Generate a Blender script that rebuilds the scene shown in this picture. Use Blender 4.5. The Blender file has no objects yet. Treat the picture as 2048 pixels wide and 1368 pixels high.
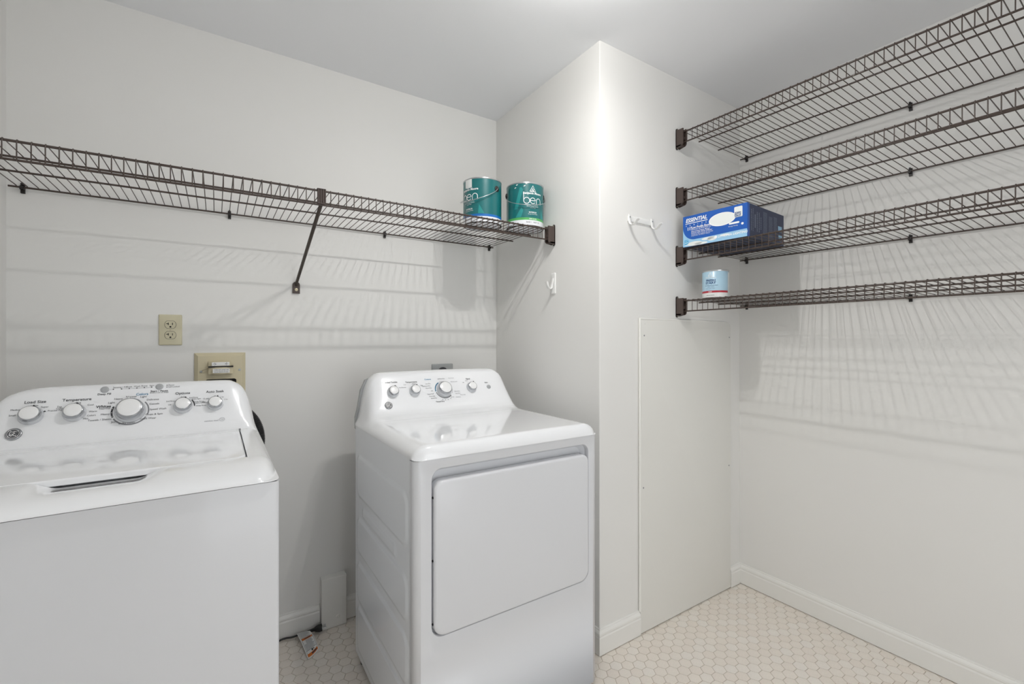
import bpy, bmesh, math, random
from mathutils import Vector, Matrix
random.seed(7)
scene = bpy.context.scene
COL = scene.collection
PI = math.pi

# ------------------------------------------------------------------ camera, light, exposure
F_PX, HORIZON, YAW = 905.0, 680.0, math.atan2(1024 - 433, 905.0)
cam_data = bpy.data.cameras.new('camera')
cam_data.sensor_width = 36.0
cam_data.sensor_fit = 'HORIZONTAL'
cam_data.lens = 36.0 * F_PX / 2048
cam_data.shift_y = -(684 - HORIZON) / 2048
cam_data.clip_start = 0.02
cam = bpy.data.objects.new('camera', cam_data)
COL.objects.link(cam)
CAM = Vector((0, 0, 1.249))
cam.location = CAM
cam.rotation_euler = (PI / 2, 0, -YAW)
scene.camera = cam

scene.view_settings.view_transform = 'Standard'
scene.view_settings.look = 'None'
scene.view_settings.gamma = 1.0
scene.view_settings.use_curve_mapping = False
scene.view_settings.exposure = 0.16

world = bpy.data.worlds.new('world')
scene.world = world
world.use_nodes = True
bg = world.node_tree.nodes['Background']
bg.inputs[0].default_value = (0.94, 0.97, 1.0, 1)
WORLD_STRENGTH = 2.0
bg.inputs[1].default_value = WORLD_STRENGTH
LAMP_POS = (0.845, 0.925, 2.372)
LAMP_WATT, LAMP_DOWN = 3.7, 8.9   # each of the two ceiling bulbs: glow all round, and the stronger light downwards
scene.cycles.max_bounces = 6
scene.cycles.diffuse_bounces = 5
scene.cycles.glossy_bounces = 3
scene.cycles.transmission_bounces = 2
scene.cycles.transparent_max_bounces = 6
scene.cycles.caustics_reflective = False
scene.cycles.caustics_refractive = False
scene.cycles.use_light_tree = False
scene.cycles.use_adaptive_sampling = True
scene.cycles.adaptive_threshold = 0.045

# ------------------------------------------------------------------ room numbers (metres)
CEIL = 2.44
Y_BACK, X_LEFT, X_CHASE, Y_CHASE, X_RIGHT, Y_FRONT = 2.11, -0.567, 1.275, 1.315, 2.262, -1.0

# ------------------------------------------------------------------ materials
def lin(r, g, b):
    def f(c):
        c /= 255.0
        return c / 12.92 if c <= 0.04045 else ((c + 0.055) / 1.055) ** 2.4
    return (f(r), f(g), f(b), 1.0)

def material(name, rgb, rough=0.5, metal=0.0, coat=0.0, bump=0.0, bump_scale=200.0, vary=0.0, vary_scale=3.0, spec=0.5, emit=0.0):
    m = bpy.data.materials.new(name)
    m.use_nodes = True
    nt = m.node_tree
    p = nt.nodes['Principled BSDF']
    p.inputs['Base Color'].default_value = lin(*rgb)
    p.inputs['Roughness'].default_value = rough
    p.inputs['Metallic'].default_value = metal
    p.inputs['Coat Weight'].default_value = coat
    p.inputs['Coat Roughness'].default_value = 0.06
    p.inputs['Specular IOR Level'].default_value = spec
    if emit:
        p.inputs['Emission Color'].default_value = lin(*rgb)
        p.inputs['Emission Strength'].default_value = emit
    tc = nt.nodes.new('ShaderNodeTexCoord')
    if bump:
        n = nt.nodes.new('ShaderNodeTexNoise')
        n.inputs['Scale'].default_value = bump_scale
        n.inputs['Detail'].default_value = 3
        b = nt.nodes.new('ShaderNodeBump')
        b.inputs['Strength'].default_value = bump
        b.inputs['Distance'].default_value = 0.002
        nt.links.new(tc.outputs['Object'], n.inputs['Vector'])
        nt.links.new(n.outputs['Fac'], b.inputs['Height'])
        nt.links.new(b.outputs['Normal'], p.inputs['Normal'])
    if vary:
        n = nt.nodes.new('ShaderNodeTexNoise')
        n.inputs['Scale'].default_value = vary_scale
        n.inputs['Detail'].default_value = 4
        mx = nt.nodes.new('ShaderNodeMix')
        mx.data_type = 'RGBA'
        c = lin(*rgb)
        mx.inputs[6].default_value = tuple(v * (1 - vary) for v in c[:3]) + (1,)
        mx.inputs[7].default_value = tuple(min(1, v * (1 + vary)) for v in c[:3]) + (1,)
        nt.links.new(tc.outputs['Object'], n.inputs['Vector'])
        nt.links.new(n.outputs['Fac'], mx.inputs[0])
        nt.links.new(mx.outputs[2], p.inputs['Base Color'])
    return m

def bands_material(name, stops, rough=0.35, coat=0.2):
    """printed wrap: bands of flat colour by height (local z) ; stops = [(z_from, rgb)...]"""
    m = bpy.data.materials.new(name)
    m.use_nodes = True
    nt = m.node_tree
    p = nt.nodes['Principled BSDF']
    p.inputs['Roughness'].default_value = rough
    p.inputs['Coat Weight'].default_value = coat
    tc = nt.nodes.new('ShaderNodeTexCoord')
    sep = nt.nodes.new('ShaderNodeSeparateXYZ')
    mul = nt.nodes.new('ShaderNodeMath')
    mul.operation = 'MULTIPLY'
    mul.inputs[1].default_value = 4.0          # 0..0.25 m -> 0..1
    rmp = nt.nodes.new('ShaderNodeValToRGB')
    rmp.color_ramp.interpolation = 'CONSTANT'
    els = rmp.color_ramp.elements
    while len(els) > 1:
        els.remove(els[-1])
    els[0].position = 0
    els[0].color = lin(*stops[0][1])
    for z, c in stops[1:]:
        e = els.new(z * 4.0)
        e.color = lin(*c)
    nt.links.new(tc.outputs['Object'], sep.inputs[0])
    nt.links.new(sep.outputs['Z'], mul.inputs[0])
    nt.links.new(mul.outputs[0], rmp.inputs[0])
    nt.links.new(rmp.outputs[0], p.inputs['Base Color'])
    return m

M = {}
M['wall'] = material('wall_paint', (229, 228, 225), 0.55, vary=0.012, vary_scale=2.0, spec=0.3)
M['ceiling'] = material('ceiling_paint', (238, 239, 241), 0.7, vary=0.01, spec=0.2)
M['trim'] = material('trim_paint', (232, 231, 227), 0.35, bump=0.03, bump_scale=120, spec=0.4)
M['panel'] = material('panel_paint', (227, 226, 221), 0.5, bump=0.05, bump_scale=60, vary=0.015, spec=0.3)
M['caulk'] = material('caulk_paint', (236, 235, 230), 0.45, bump=0.15, bump_scale=150)
M['grout'] = material('grout', (190, 178, 162), 0.85, bump=0.2, bump_scale=400, vary=0.12, vary_scale=9)
M['gap'] = material('floor_gap_dirt', (70, 62, 50), 0.9, vary=0.3, vary_scale=30)
M['enamel'] = material('white_enamel', (217, 218, 221), 0.28, coat=0.35, spec=0.5)
M['gloss'] = material('white_gloss_enamel', (241, 242, 244), 0.13, coat=0.9, spec=0.5)
M['side'] = material('white_side_enamel', (230, 233, 236), 0.2, coat=0.3, spec=0.5)
M['cap'] = material('knob_cap_plastic', (240, 240, 240), 0.25, coat=0.3)
M['chrome'] = material('knob_chrome', (176, 178, 181), 0.16, metal=0.85)
M['silverplastic'] = material('knob_silver_plastic', (212, 214, 217), 0.2, metal=0.4, coat=0.3)
M['button'] = material('grey_button', (168, 170, 172), 0.35, coat=0.2)
M['ink'] = material('print_ink', (62, 62, 66), 0.5)
M['badge'] = material('badge_dark_enamel', (72, 74, 78), 0.3, coat=0.3)
M['ink_soft'] = material('print_ink_grey', (135, 136, 140), 0.5)
M['ink_blue'] = material('print_ink_blue', (40, 130, 170), 0.5)
M['dark'] = material('dark_gap', (28, 28, 30), 0.7)
M['steel'] = material('galvanised_steel', (168, 170, 170), 0.4, metal=0.6, vary=0.05, vary_scale=12)
M['wire'] = material('brown_vinyl_wire', (66, 53, 46), 0.38, coat=0.15)
M['bracket'] = material('brown_vinyl_bracket', (72, 60, 55), 0.5, bump=0.1, bump_scale=250)
M['clip'] = material('black_clip_plastic', (32, 28, 26), 0.45)
M['screw'] = material('screw_zinc', (196, 186, 160), 0.35, metal=0.7)
M['black'] = material('black_rubber', (24, 24, 25), 0.5, coat=0.1)
M['beige'] = material('beige_plastic', (204, 194, 164), 0.45, vary=0.02, vary_scale=20)
M['ivory'] = material('ivory_plastic', (206, 199, 170), 0.4)
M['white_plastic'] = material('white_plastic', (238, 238, 236), 0.35, coat=0.1)
M['paper'] = material('white_paper', (232, 232, 230), 0.6)
M['orange'] = material('orange_print', (214, 118, 48), 0.55)
M['can_metal'] = material('can_metal', (196, 198, 200), 0.28, metal=0.9)
M['can_dark'] = material('can_shadow_rim', (28, 52, 56), 0.35, coat=0.2)
M['teal_light'] = material('teal_light_print', (36, 140, 138), 0.35, coat=0.2)
M['white_print'] = material('white_print', (240, 242, 242), 0.4)
M['red'] = material('red_print', (176, 34, 52), 0.4)
M['navy'] = material('navy_print', (24, 66, 118), 0.4)
M['box_blue'] = material('box_blue_print', (10, 86, 176), 0.4, coat=0.15)
M['box_navy'] = material('box_navy_board', (58, 66, 92), 0.55, vary=0.06, vary_scale=60)
M['box_sky'] = material('box_sky_print', (150, 196, 226), 0.4, coat=0.1)
M['box_text'] = material('box_faded_print', (128, 136, 156), 0.55)
M['box_cyan'] = material('box_cyan_print', (40, 160, 208), 0.45)
M['board'] = material('cardboard', (176, 160, 130), 0.8)
M['brown_steel'] = material('brace_brown_steel', (74, 66, 60), 0.35, metal=0.3)
M['label_white'] = material('label_white', (228, 232, 230), 0.45)

# tile: warm white glaze, each tile a shade of its own
tm = bpy.data.materials.new('hex_tile_glaze')
tm.use_nodes = True
nt = tm.node_tree
p = nt.nodes['Principled BSDF']
p.inputs['Roughness'].default_value = 0.42
oi = nt.nodes.new('ShaderNodeObjectInfo')
ge = nt.nodes.new('ShaderNodeNewGeometry')
ad = nt.nodes.new('ShaderNodeMath'); ad.operation = 'ADD'
fr = nt.nodes.new('ShaderNodeMath'); fr.operation = 'FRACT'
rp = nt.nodes.new('ShaderNodeValToRGB')
rp.color_ramp.elements[0].color = lin(236, 227, 217)
rp.color_ramp.elements[1].color = lin(239, 233, 225)
e = rp.color_ramp.elements.new(0.5); e.color = lin(238, 230, 220)
nz = nt.nodes.new('ShaderNodeTexNoise'); nz.inputs['Scale'].default_value = 160
tcn = nt.nodes.new('ShaderNodeTexCoord')
mxn = nt.nodes.new('ShaderNodeMix'); mxn.data_type = 'RGBA'; mxn.blend_type = 'MULTIPLY'
mr = nt.nodes.new('ShaderNodeMapRange'); mr.inputs[3].default_value = 0.90; mr.inputs[4].default_value = 1.04
nt.links.new(oi.outputs['Random'], ad.inputs[0]); nt.links.new(ge.outputs['Random Per Island'], ad.inputs[1])
nt.links.new(ad.outputs[0], fr.inputs[0]); nt.links.new(fr.outputs[0], rp.inputs[0])
nt.links.new(tcn.outputs['Object'], nz.inputs['Vector']); nt.links.new(nz.outputs['Fac'], mr.inputs[0])
mxn.inputs[0].default_value = 1.0
nt.links.new(rp.outputs[0], mxn.inputs[6]); nt.links.new(mr.outputs[0], mxn.inputs[7])
nt.links.new(mxn.outputs[2], p.inputs['Base Color'])
M['tile'] = tm

# ------------------------------------------------------------------ mesh helpers
class MB:
    """collects faces of one part; coordinates are world (or local for rotated things)"""
    def __init__(self):
        self.v, self.f = [], []
    def add(self, vs, fs):
        o = len(self.v)
        self.v += [tuple(q) for q in vs]
        self.f += [tuple(i + o for i in q) for q in fs]
        return self
    def box(self, x0, x1, y0, y1, z0, z1):
        vs = [(x, y, z) for x in (x0, x1) for y in (y0, y1) for z in (z0, z1)]
        return self.add(vs, [(0, 1, 3, 2), (4, 6, 7, 5), (0, 4, 5, 1), (2, 3, 7, 6), (0, 2, 6, 4), (1, 5, 7, 3)])
    def loft(self, rings, close=True, caps=True):
        n = len(rings[0])
        vs = [p for r in rings for p in r]
        fs = []
        for i in range(len(rings) - 1):
            for j in range(n if close else n - 1):
                k = (j + 1) % n
                fs.append((i * n + j, i * n + k, (i + 1) * n + k, (i + 1) * n + j))
        if caps and close:
            fs.append(tuple(range(n))[::-1])
            fs.append(tuple((len(rings) - 1) * n + j for j in range(n)))
        return self.add(vs, fs)
    def tube(self, pts, r, n=8, caps=True):
        pts = [Vector(q) for q in pts]
        rings = []
        prev = None
        for i, q in enumerate(pts):
            if i == 0: t = pts[1] - pts[0]
            elif i == len(pts) - 1: t = pts[-1] - pts[-2]
            else: t = (pts[i + 1] - q).normalized() + (q - pts[i - 1]).normalized()
            t.normalize()
            if prev is None:
                a = Vector((0, 0, 1)) if abs(t.z) < 0.9 else Vector((1, 0, 0))
                u = t.cross(a).normalized()
            else:
                u = (prev - t * prev.dot(t)).normalized()
            prev = u
            w = t.cross(u)
            rr = r[i] if isinstance(r, (list, tuple)) else r
            rings.append([q + u * (rr * math.cos(2 * PI * k / n)) + w * (rr * math.sin(2 * PI * k / n)) for k in range(n)])
        return self.loft(rings, True, caps)
    def lathe(self, prof, origin=(0, 0, 0), axis=(0, 0, 1), n=32):
        ax = Vector(axis).normalized()
        a = Vector((1, 0, 0)) if abs(ax.x) < 0.9 else Vector((0, 1, 0))
        u = (a - ax * a.dot(ax)).normalized()
        w = ax.cross(u)
        o = Vector(origin)
        rings = [[o + ax * h + u * (r * math.cos(2 * PI * k / n)) + w * (r * math.sin(2 * PI * k / n)) for k in range(n)] for r, h in prof]
        return self.loft(rings, True, True)
    def prism(self, poly, d, frame=None):
        """poly in 2-D extruded by d ; frame = (origin, u, v, w)"""
        o, u, v, w = frame or (Vector((0, 0, 0)), Vector((1, 0, 0)), Vector((0, 1, 0)), Vector((0, 0, 1)))
        a = [o + u * x + v * y for x, y in poly]
        b = [q + w * d for q in a]
        return self.loft([a, b])
    def grid(self, fn, us, vs, close_v=False):
        nu, nv = len(us), len(vs)
        pts = [fn(u, v) for u in us for v in vs]
        fs = [(i * nv + j, (i + 1) * nv + j, (i + 1) * nv + j + 1, i * nv + j + 1) for i in range(nu - 1) for j in range(nv - 1)]
        return self.add(pts, fs)
    def mesh(self, name, offset=(0, 0, 0)):
        me = bpy.data.meshes.new(name)
        ox, oy, oz = offset
        me.from_pydata([(x - ox, y - oy, z - oz) for x, y, z in self.v], [], self.f)
        me.update()
        return me

def finish(me, smooth=None, normals=True):
    if normals:
        bm = bmesh.new()
        bm.from_mesh(me)
        bmesh.ops.recalc_face_normals(bm, faces=bm.faces)
        if smooth is not None:
            ca = math.cos(math.radians(smooth))
            for f in bm.faces: f.smooth = True
            for ed in bm.edges:
                if len(ed.link_faces) == 2:
                    ed.smooth = ed.link_faces[0].normal.dot(ed.link_faces[1].normal) > ca
        bm.to_mesh(me)
        bm.free()

def world_loc(o):
    l = Vector((0, 0, 0))
    while o is not None:
        l = l + o.location
        o = o.parent
    return l

def obj(name, mb, mat, parent=None, smooth=None, local=False, normals=True, origin=None):
    off = (0, 0, 0)
    if origin is not None: off = origin
    elif parent is not None and not local: off = world_loc(parent)
    me = mb.mesh(name, off) if isinstance(mb, MB) else mb
    if isinstance(mb, MB): finish(me, smooth, normals)
    if not me.materials: me.materials.append(M[mat] if isinstance(mat, str) else mat)
    o = bpy.data.objects.new(name, me)
    COL.objects.link(o)
    if name.endswith('lettering') or name in ('dial_dots', 'paint_splash', 'mountain_print', 'cloud_print', 'arrow_print', 'socket_slots', 'tag_border', 'monogram'): o['kind'] = 'stuff'
    if parent is not None: o.parent = parent
    if origin is not None: o.location = Vector(origin) - (world_loc(parent) if parent else Vector((0, 0, 0)))
    return o

def thing(name, label, cat, loc=(0, 0, 0), rotz=0.0, group=None):
    o = bpy.data.objects.new(name, None)
    COL.objects.link(o)
    o.empty_display_size = 0.05
    o.location = loc
    o.rotation_euler = (0, 0, rotz)
    return tag(o, label, cat, group)

def tag(o, label, cat, group=None):
    o['label'] = label
    o['category'] = cat
    if group: o['group'] = group
    return o

def struct(name, mb, mat, parent=None, smooth=None):
    o = obj(name, mb, mat, parent, smooth)
    if parent is None: o['kind'] = 'structure'
    return o

def rrect(x0, x1, z0, z1, r, n=6):
    """rounded rectangle outline, counter-clockwise; r = radius or 4 radii (bl, br, tr, tl)"""
    rs = r if isinstance(r, (list, tuple)) else (r,) * 4
    pts = []
    for (cx, cz, a0, rr) in ((x0 + rs[0], z0 + rs[0], PI, rs[0]), (x1 - rs[1], z0 + rs[1], 1.5 * PI, rs[1]),
                             (x1 - rs[2], z1 - rs[2], 0, rs[2]), (x0 + rs[3], z1 - rs[3], 0.5 * PI, rs[3])):
        for k in range(n + 1):
            a = a0 + 0.5 * PI * k / n
            pts.append((cx + rr * math.cos(a), cz + rr * math.sin(a)))
    return pts

def soft_slab(mb, outline, w0, w1, bev, fr, steps=4):
    """outline extruded along frame w from w0 to w1 with a rounded rim of size bev at w1"""
    o, u, v, w = fr
    cx = sum(q[0] for q in outline) / len(outline); cz = sum(q[1] for q in outline) / len(outline)
    xs = [q[0] for q in outline]; zs = [q[1] for q in outline]
    hx, hz = (max(xs) - min(xs)) / 2, (max(zs) - min(zs)) / 2
    def ring(inset, ww):
        sx, sz = (hx - inset) / hx, (hz - inset) / hz
        return [o + u * (cx + (x - cx) * sx) + v * (cz + (z - cz) * sz) + w * ww for x, z in outline]
    sg = 1 if w1 > w0 else -1
    rings = [ring(0, w0)]
    for k in range(steps + 1):
        a = 0.5 * PI * k / steps
        rings.append(ring(bev * (1 - math.cos(a)), w1 - sg * bev * (1 - math.sin(a))))
    return mb.loft(rings)

XZ = (Vector((0, 0, 0)), Vector((1, 0, 0)), Vector((0, 0, 1)), Vector((0, 1, 0)))   # outline in x,z ; depth along y
YZ = (Vector((0, 0, 0)), Vector((0, 1, 0)), Vector((0, 0, 1)), Vector((1, 0, 0)))   # outline in y,z ; depth along x

_text_cache = {}
def text2d(body, size, bold=0.0, align='CENTER', squeeze=1.0, shear=0.0):
    key = (body, bold, align, shear)
    if key not in _text_cache:
        cu = bpy.data.curves.new('lettering_source', 'FONT')
        cu.body = body
        cu.size = 1.0
        cu.align_x = align
        cu.align_y = 'CENTER'
        cu.offset = bold
        cu.shear = shear
        cu.resolution_u = 3
        ob = bpy.data.objects.new('lettering_source', cu)
        me = bpy.data.meshes.new_from_object(ob)
        _text_cache[key] = ([(v.co.x, v.co.y) for v in me.vertices], [tuple(q.vertices) for q in me.polygons])
        bpy.data.objects.remove(ob); bpy.data.curves.remove(cu); bpy.data.meshes.remove(me)
    vs, fs = _text_cache[key]
    return [(x * size * squeeze, y * size) for x, y in vs], fs

def put2d(mb, shape, place):
    vs, fs = shape
    mb.add([place(x, y) for x, y in vs], fs)

def stroke2d(pts, w):
    """flat ribbon along a 2-D path"""
    L, R = [], []
    for i, q in enumerate(pts):
        a = pts[max(0, i - 1)]; b = pts[min(len(pts) - 1, i + 1)]
        dx, dy = b[0] - a[0], b[1] - a[1]
        l = math.hypot(dx, dy) or 1
        nx, ny = -dy / l * w / 2, dx / l * w / 2
        L.append((q[0] + nx, q[1] + ny)); R.append((q[0] - nx, q[1] - ny))
    n = len(pts)
    return L + R, [(i, i + 1, n + i + 1, n + i) for i in range(n - 1)]

def arc2d(cx, cy, r, a0, a1, n=20, ry=None):
    return [(cx + r * math.cos(math.radians(a0 + (a1 - a0) * k / n)), cy + (ry or r) * math.sin(math.radians(a0 + (a1 - a0) * k / n))) for k in range(n + 1)]

def poly2d(pts):
    return list(pts), [tuple(range(len(pts)))]

def rect2d(x0, x1, y0, y1):
    return [(x0, y0), (x1, y0), (x1, y1), (x0, y1)], [(0, 1, 2, 3)]

def interp(tab, x):
    if x <= tab[0][0]: return tab[0][1]
    for (a, fa), (b, fb) in zip(tab, tab[1:]):
        if x <= b:
            t = (x - a) / (b - a)
            return fa + (fb - fa) * t
    return tab[-1][1]

def smooth_tab(tab, n=60):
    """Catmull-Rom resample of a (x, y) table, kept as a table"""
    out = []
    for i in range(len(tab) - 1):
        p0 = tab[max(0, i - 1)]; p1 = tab[i]; p2 = tab[i + 1]; p3 = tab[min(len(tab) - 1, i + 2)]
        k = max(2, n // (len(tab) - 1))
        for j in range(k):
            t = j / k
            out.append(tuple(0.5 * ((2 * p1[c]) + (-p0[c] + p2[c]) * t + (2 * p0[c] - 5 * p1[c] + 4 * p2[c] - p3[c]) * t * t + (-p0[c] + 3 * p1[c] - 3 * p2[c] + p3[c]) * t ** 3) for c in (0, 1)))
    out.append(tab[-1])
    return out

# ------------------------------------------------------------------ the room
T = 0.1
mb = MB().box(X_LEFT - T, X_CHASE + 0.02, Y_BACK, Y_BACK + T, 0, CEIL)
struct('wall_back', mb, 'wall')
mb = MB().box(X_LEFT - T, X_LEFT, Y_FRONT, Y_BACK, 0, CEIL)
struct('wall_left', mb, 'wall')
# boxed-out chase: one solid with a softly rounded outer corner
r = 0.004
out = [(X_CHASE, Y_BACK + T), (X_CHASE, Y_CHASE + r)]
out += [(X_CHASE + r + r * math.cos(a), Y_CHASE + r + r * math.sin(a)) for a in [PI + 0.5 * PI * k / 5 for k in range(1, 5)]]
out += [(X_CHASE + r, Y_CHASE), (X_RIGHT + T, Y_CHASE), (X_RIGHT + T, Y_BACK + T)]
struct('wall_chase', MB().prism(out, CEIL), 'wall', smooth=40)
struct('wall_right', MB().box(X_RIGHT, X_RIGHT + T, Y_FRONT, Y_CHASE, 0, CEIL), 'wall')
# unseen wall behind the viewer; its doorway is shaped to admit world light as fill
DW0, DW1, DH = 0.15, 1.55, 2.08
m = MB().box(X_LEFT - T, DW0, Y_FRONT - T, Y_FRONT, 0, CEIL).box(DW1, X_RIGHT + T, Y_FRONT - T, Y_FRONT, 0, CEIL).box(DW0, DW1, Y_FRONT - T, Y_FRONT, DH, CEIL)
struct('wall_front', m, 'wall')
struct('ceiling', MB().box(X_LEFT - T, X_RIGHT + T, Y_FRONT, Y_BACK + T, CEIL, CEIL + 0.08), 'ceiling')
floor = struct('floor', MB().box(X_LEFT - T, X_RIGHT + T, Y_FRONT, Y_BACK + T, -0.08, -0.0016), 'grout')

# hexagonal tiles laid in the grout bed
PX, PY, RT = 0.0393, 0.0455, 0.0250
def hex_prism(mb, cx, cy):
    top = [(cx + (RT - 0.0011) * math.cos(PI / 3 * k), cy + (RT - 0.0011) * math.sin(PI / 3 * k), 0.0) for k in range(6)]
    rim = [(cx + RT * math.cos(PI / 3 * k), cy + RT * math.sin(PI / 3 * k), -0.0006) for k in range(6)]
    bot = [(cx + RT * math.cos(PI / 3 * k), cy + RT * math.sin(PI / 3 * k), -0.003) for k in range(6)]
    mb.loft([bot, rim, top], True, False)
    n = len(mb.v)
    mb.f.append(tuple(range(n - 6, n)))
FW = Vector((math.sin(YAW), math.cos(YAW), 0)); RG = Vector((math.cos(YAW), -math.sin(YAW), 0))
def to_px(q):
    d = Vector(q) - CAM
    z = d.dot(FW)
    if z < 0.05: return None
    return 1024 + F_PX * d.dot(RG) / z, HORIZON - F_PX * d.z / z, z
SOLIDS = [(-0.562, 0.122, 1.17, 1.83, 0.03, 0.95), (0.455, 1.141, 1.19, 1.82, 0.04, 0.95), (1.275, 2.3, 1.315, 2.2, 0, 2.4)]
def hidden(q):
    for (x0, x1, y0, y1, z0, z1) in SOLIDS:
        for k in range(1, 100):
            s = CAM.lerp(Vector(q), k / 100)
            if x0 < s.x < x1 and y0 < s.y < y1 and z0 < s.z < z1: return True
    return False
seen, rest = [], []
for i in range(-60, 40):
    for j in range(-60, 40):
        cx = 1.2833 + i * PX
        cy = 1.2348 + (j + (0.5 if i % 2 else 0)) * PY
        if not (X_LEFT - 0.01 < cx < X_RIGHT + 0.01 and Y_FRONT + 0.03 < cy < Y_BACK + 0.01): continue
        if cx > X_CHASE + 0.02 and cy > Y_CHASE + 0.02: continue
        q = to_px((cx, cy, 0))
        if q and -20 < q[0] < 2068 and q[1] < 1388 and not hidden((cx, cy, 0)): seen.append((q[2], cx, cy))
        else: rest.append((cx, cy))
seen.sort()
rest += [(cx, cy) for _, cx, cy in seen[300:]]
tile_mb = MB(); hex_prism(tile_mb, 0, 0)
tile_me = tile_mb.mesh('hex_tile'); finish(tile_me); tile_me.materials.append(M['tile'])
for _, cx, cy in seen[:300]:
    o = bpy.data.objects.new('hex_tile', tile_me)
    COL.objects.link(o); o.parent = floor; o.location = (cx, cy, 0)
mb = MB()
for cx, cy in rest: hex_prism(mb, cx, cy)
o = obj('hex_tiling', mb, 'tile', floor); o['kind'] = 'stuff'

# baseboards : moulded profile (distance from wall, height)
PROF = [(0, 0), (0.0125, 0), (0.0125, 0.066), (0.0105, 0.0705), (0.0105, 0.0735), (0.0118, 0.077), (0.011, 0.083), (0.0075, 0.089), (0.0045, 0.0925), (0.004, 0.097), (0, 0.0985)]
def baseboard(name, a, b, nrm, ma=0.0, mb_=0.0):
    """a, b wall-line ends; nrm = room-side normal; ma/mb_ mitre: how far the ends shift per unit of thickness"""
    a, b, nrm = Vector((*a, 0)), Vector((*b, 0)), Vector((*nrm, 0))
    d = (b - a).normalized()
    m = MB()
    m.loft([[a + nrm * t + d * (ma * t) + Vector((0, 0, h + 0.0030)) for t, h in PROF], [b + nrm * t + d * (mb_ * t) + Vector((0, 0, h + 0.0030)) for t, h in PROF]])
    return struct(name, m, 'trim')
baseboard('baseboard_back', (X_LEFT, Y_BACK), (0.3755, Y_BACK), (0, -1), 1, 0)
baseboard('baseboard_back_short', (0.483, Y_BACK), (X_CHASE, Y_BACK), (0, -1), 0, -1)
baseboard('baseboard_chase_side', (X_CHASE, Y_BACK), (X_CHASE, Y_CHASE), (-1, 0), 1, 1)
baseboard('baseboard_chase', (X_CHASE, Y_CHASE), (1.502, Y_CHASE), (0, -1), -1, 0)
baseboard('baseboard_corner', (2.170, Y_CHASE), (X_RIGHT, Y_CHASE), (0, -1), 0, -1)
baseboard('baseboard_right', (X_RIGHT, Y_CHASE), (X_RIGHT, Y_FRONT), (-1, 0), 1, 0)
baseboard('baseboard_left', (X_LEFT, Y_FRONT), (X_LEFT, Y_BACK), (1, 0), 0, -1)

# painted access panel screwed to the chase
pn = thing('access_panel', 'tall flat painted access panel caulked to the wall under the shelf brackets', 'wall panel', (1.836, 1.311, 0))
m = MB()
soft_slab(m, rrect(1.503, 2.168, 0.005, 1.337, (0.001, 0.001, 0.028, 0.002)), Y_CHASE - 0.0004, 1.3055, 0.0012, XZ, 2)
obj('panel_sheet', m, 'panel', pn, smooth=35)
m = MB()
path = [(1.5015, Y_CHASE - 0.0062, 0.10), (1.5015, Y_CHASE - 0.0062, 1.3395)]
m.tube(path, [0.0052, 0.0058], 8)
m.tube([(1.4985, Y_CHASE - 0.0062, 1.3385), (1.80, Y_CHASE - 0.0062, 1.3388), (2.12, Y_CHASE - 0.0062, 1.337)], [0.0052, 0.0040, 0.0030], 8)
obj('caulk_bead', m, 'caulk', pn, smooth=60)
for (x, z) in ((1.53, 1.318), (2.155, 1.262), (2.152, 0.62), (1.52, 0.62), (1.525, 1.268)):
    m = MB().lathe([(0.0035, 0), (0.0035, 0.0008), (0.002, 0.0012)], (x, 1.3055, z), (0, -1, 0), 10)
    obj('screw', m, 'panel' if z > 1.3 else 'ink_soft', pn, smooth=40)

# white block fixed over the gap in the back baseboard
m = MB()
soft_slab(m, rrect(0.3775, 0.4805, 0.001, 0.217, 0.002, 3), Y_BACK - 0.0005, 2.068, 0.003, XZ, 3)
blk = thing('wood_block', 'white painted upright wood block against the wall between the two machines', 'wood block', (0.429, 2.09, 0))
obj('block', m, 'trim', blk, smooth=50)
m = MB().lathe([(0.0085, 0), (0.008, 0.001), (0.004, 0.0015), (0.002, 0.0008)], (0.444, 2.068, 0.045), (0, -1, 0), 14)
obj('paint_dab', m, 'caulk', blk, smooth=60)

# ------------------------------------------------------------------ ceiling lamp (just above the frame): base plate and two bulbs
lp = thing('ceiling_lamp', 'round white ceiling lamp base with two bare glowing bulbs', 'ceiling lamp', (LAMP_POS[0], LAMP_POS[1], CEIL))
m = MB().lathe([(0.085, 0), (0.085, -0.012), (0.078, -0.018), (0.02, -0.02)], (LAMP_POS[0], LAMP_POS[1], CEIL - 0.0005), (0, 0, 1), 40)
obj('base_plate', m, 'white_plastic', lp, smooth=40)
gl = bpy.data.materials.new('clear_bulb_glass'); gl.use_nodes = True
for n in list(gl.node_tree.nodes): gl.node_tree.nodes.remove(n)
tr = gl.node_tree.nodes.new('ShaderNodeBsdfTransparent')
gs = gl.node_tree.nodes.new('ShaderNodeBsdfGlossy'); gs.inputs['Roughness'].default_value = 0.05
mx = gl.node_tree.nodes.new('ShaderNodeMixShader'); mx.inputs[0].default_value = 0.04
ou = gl.node_tree.nodes.new('ShaderNodeOutputMaterial')
gl.node_tree.links.new(tr.outputs[0], mx.inputs[1]); gl.node_tree.links.new(gs.outputs[0], mx.inputs[2]); gl.node_tree.links.new(mx.outputs[0], ou.inputs[0])
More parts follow.
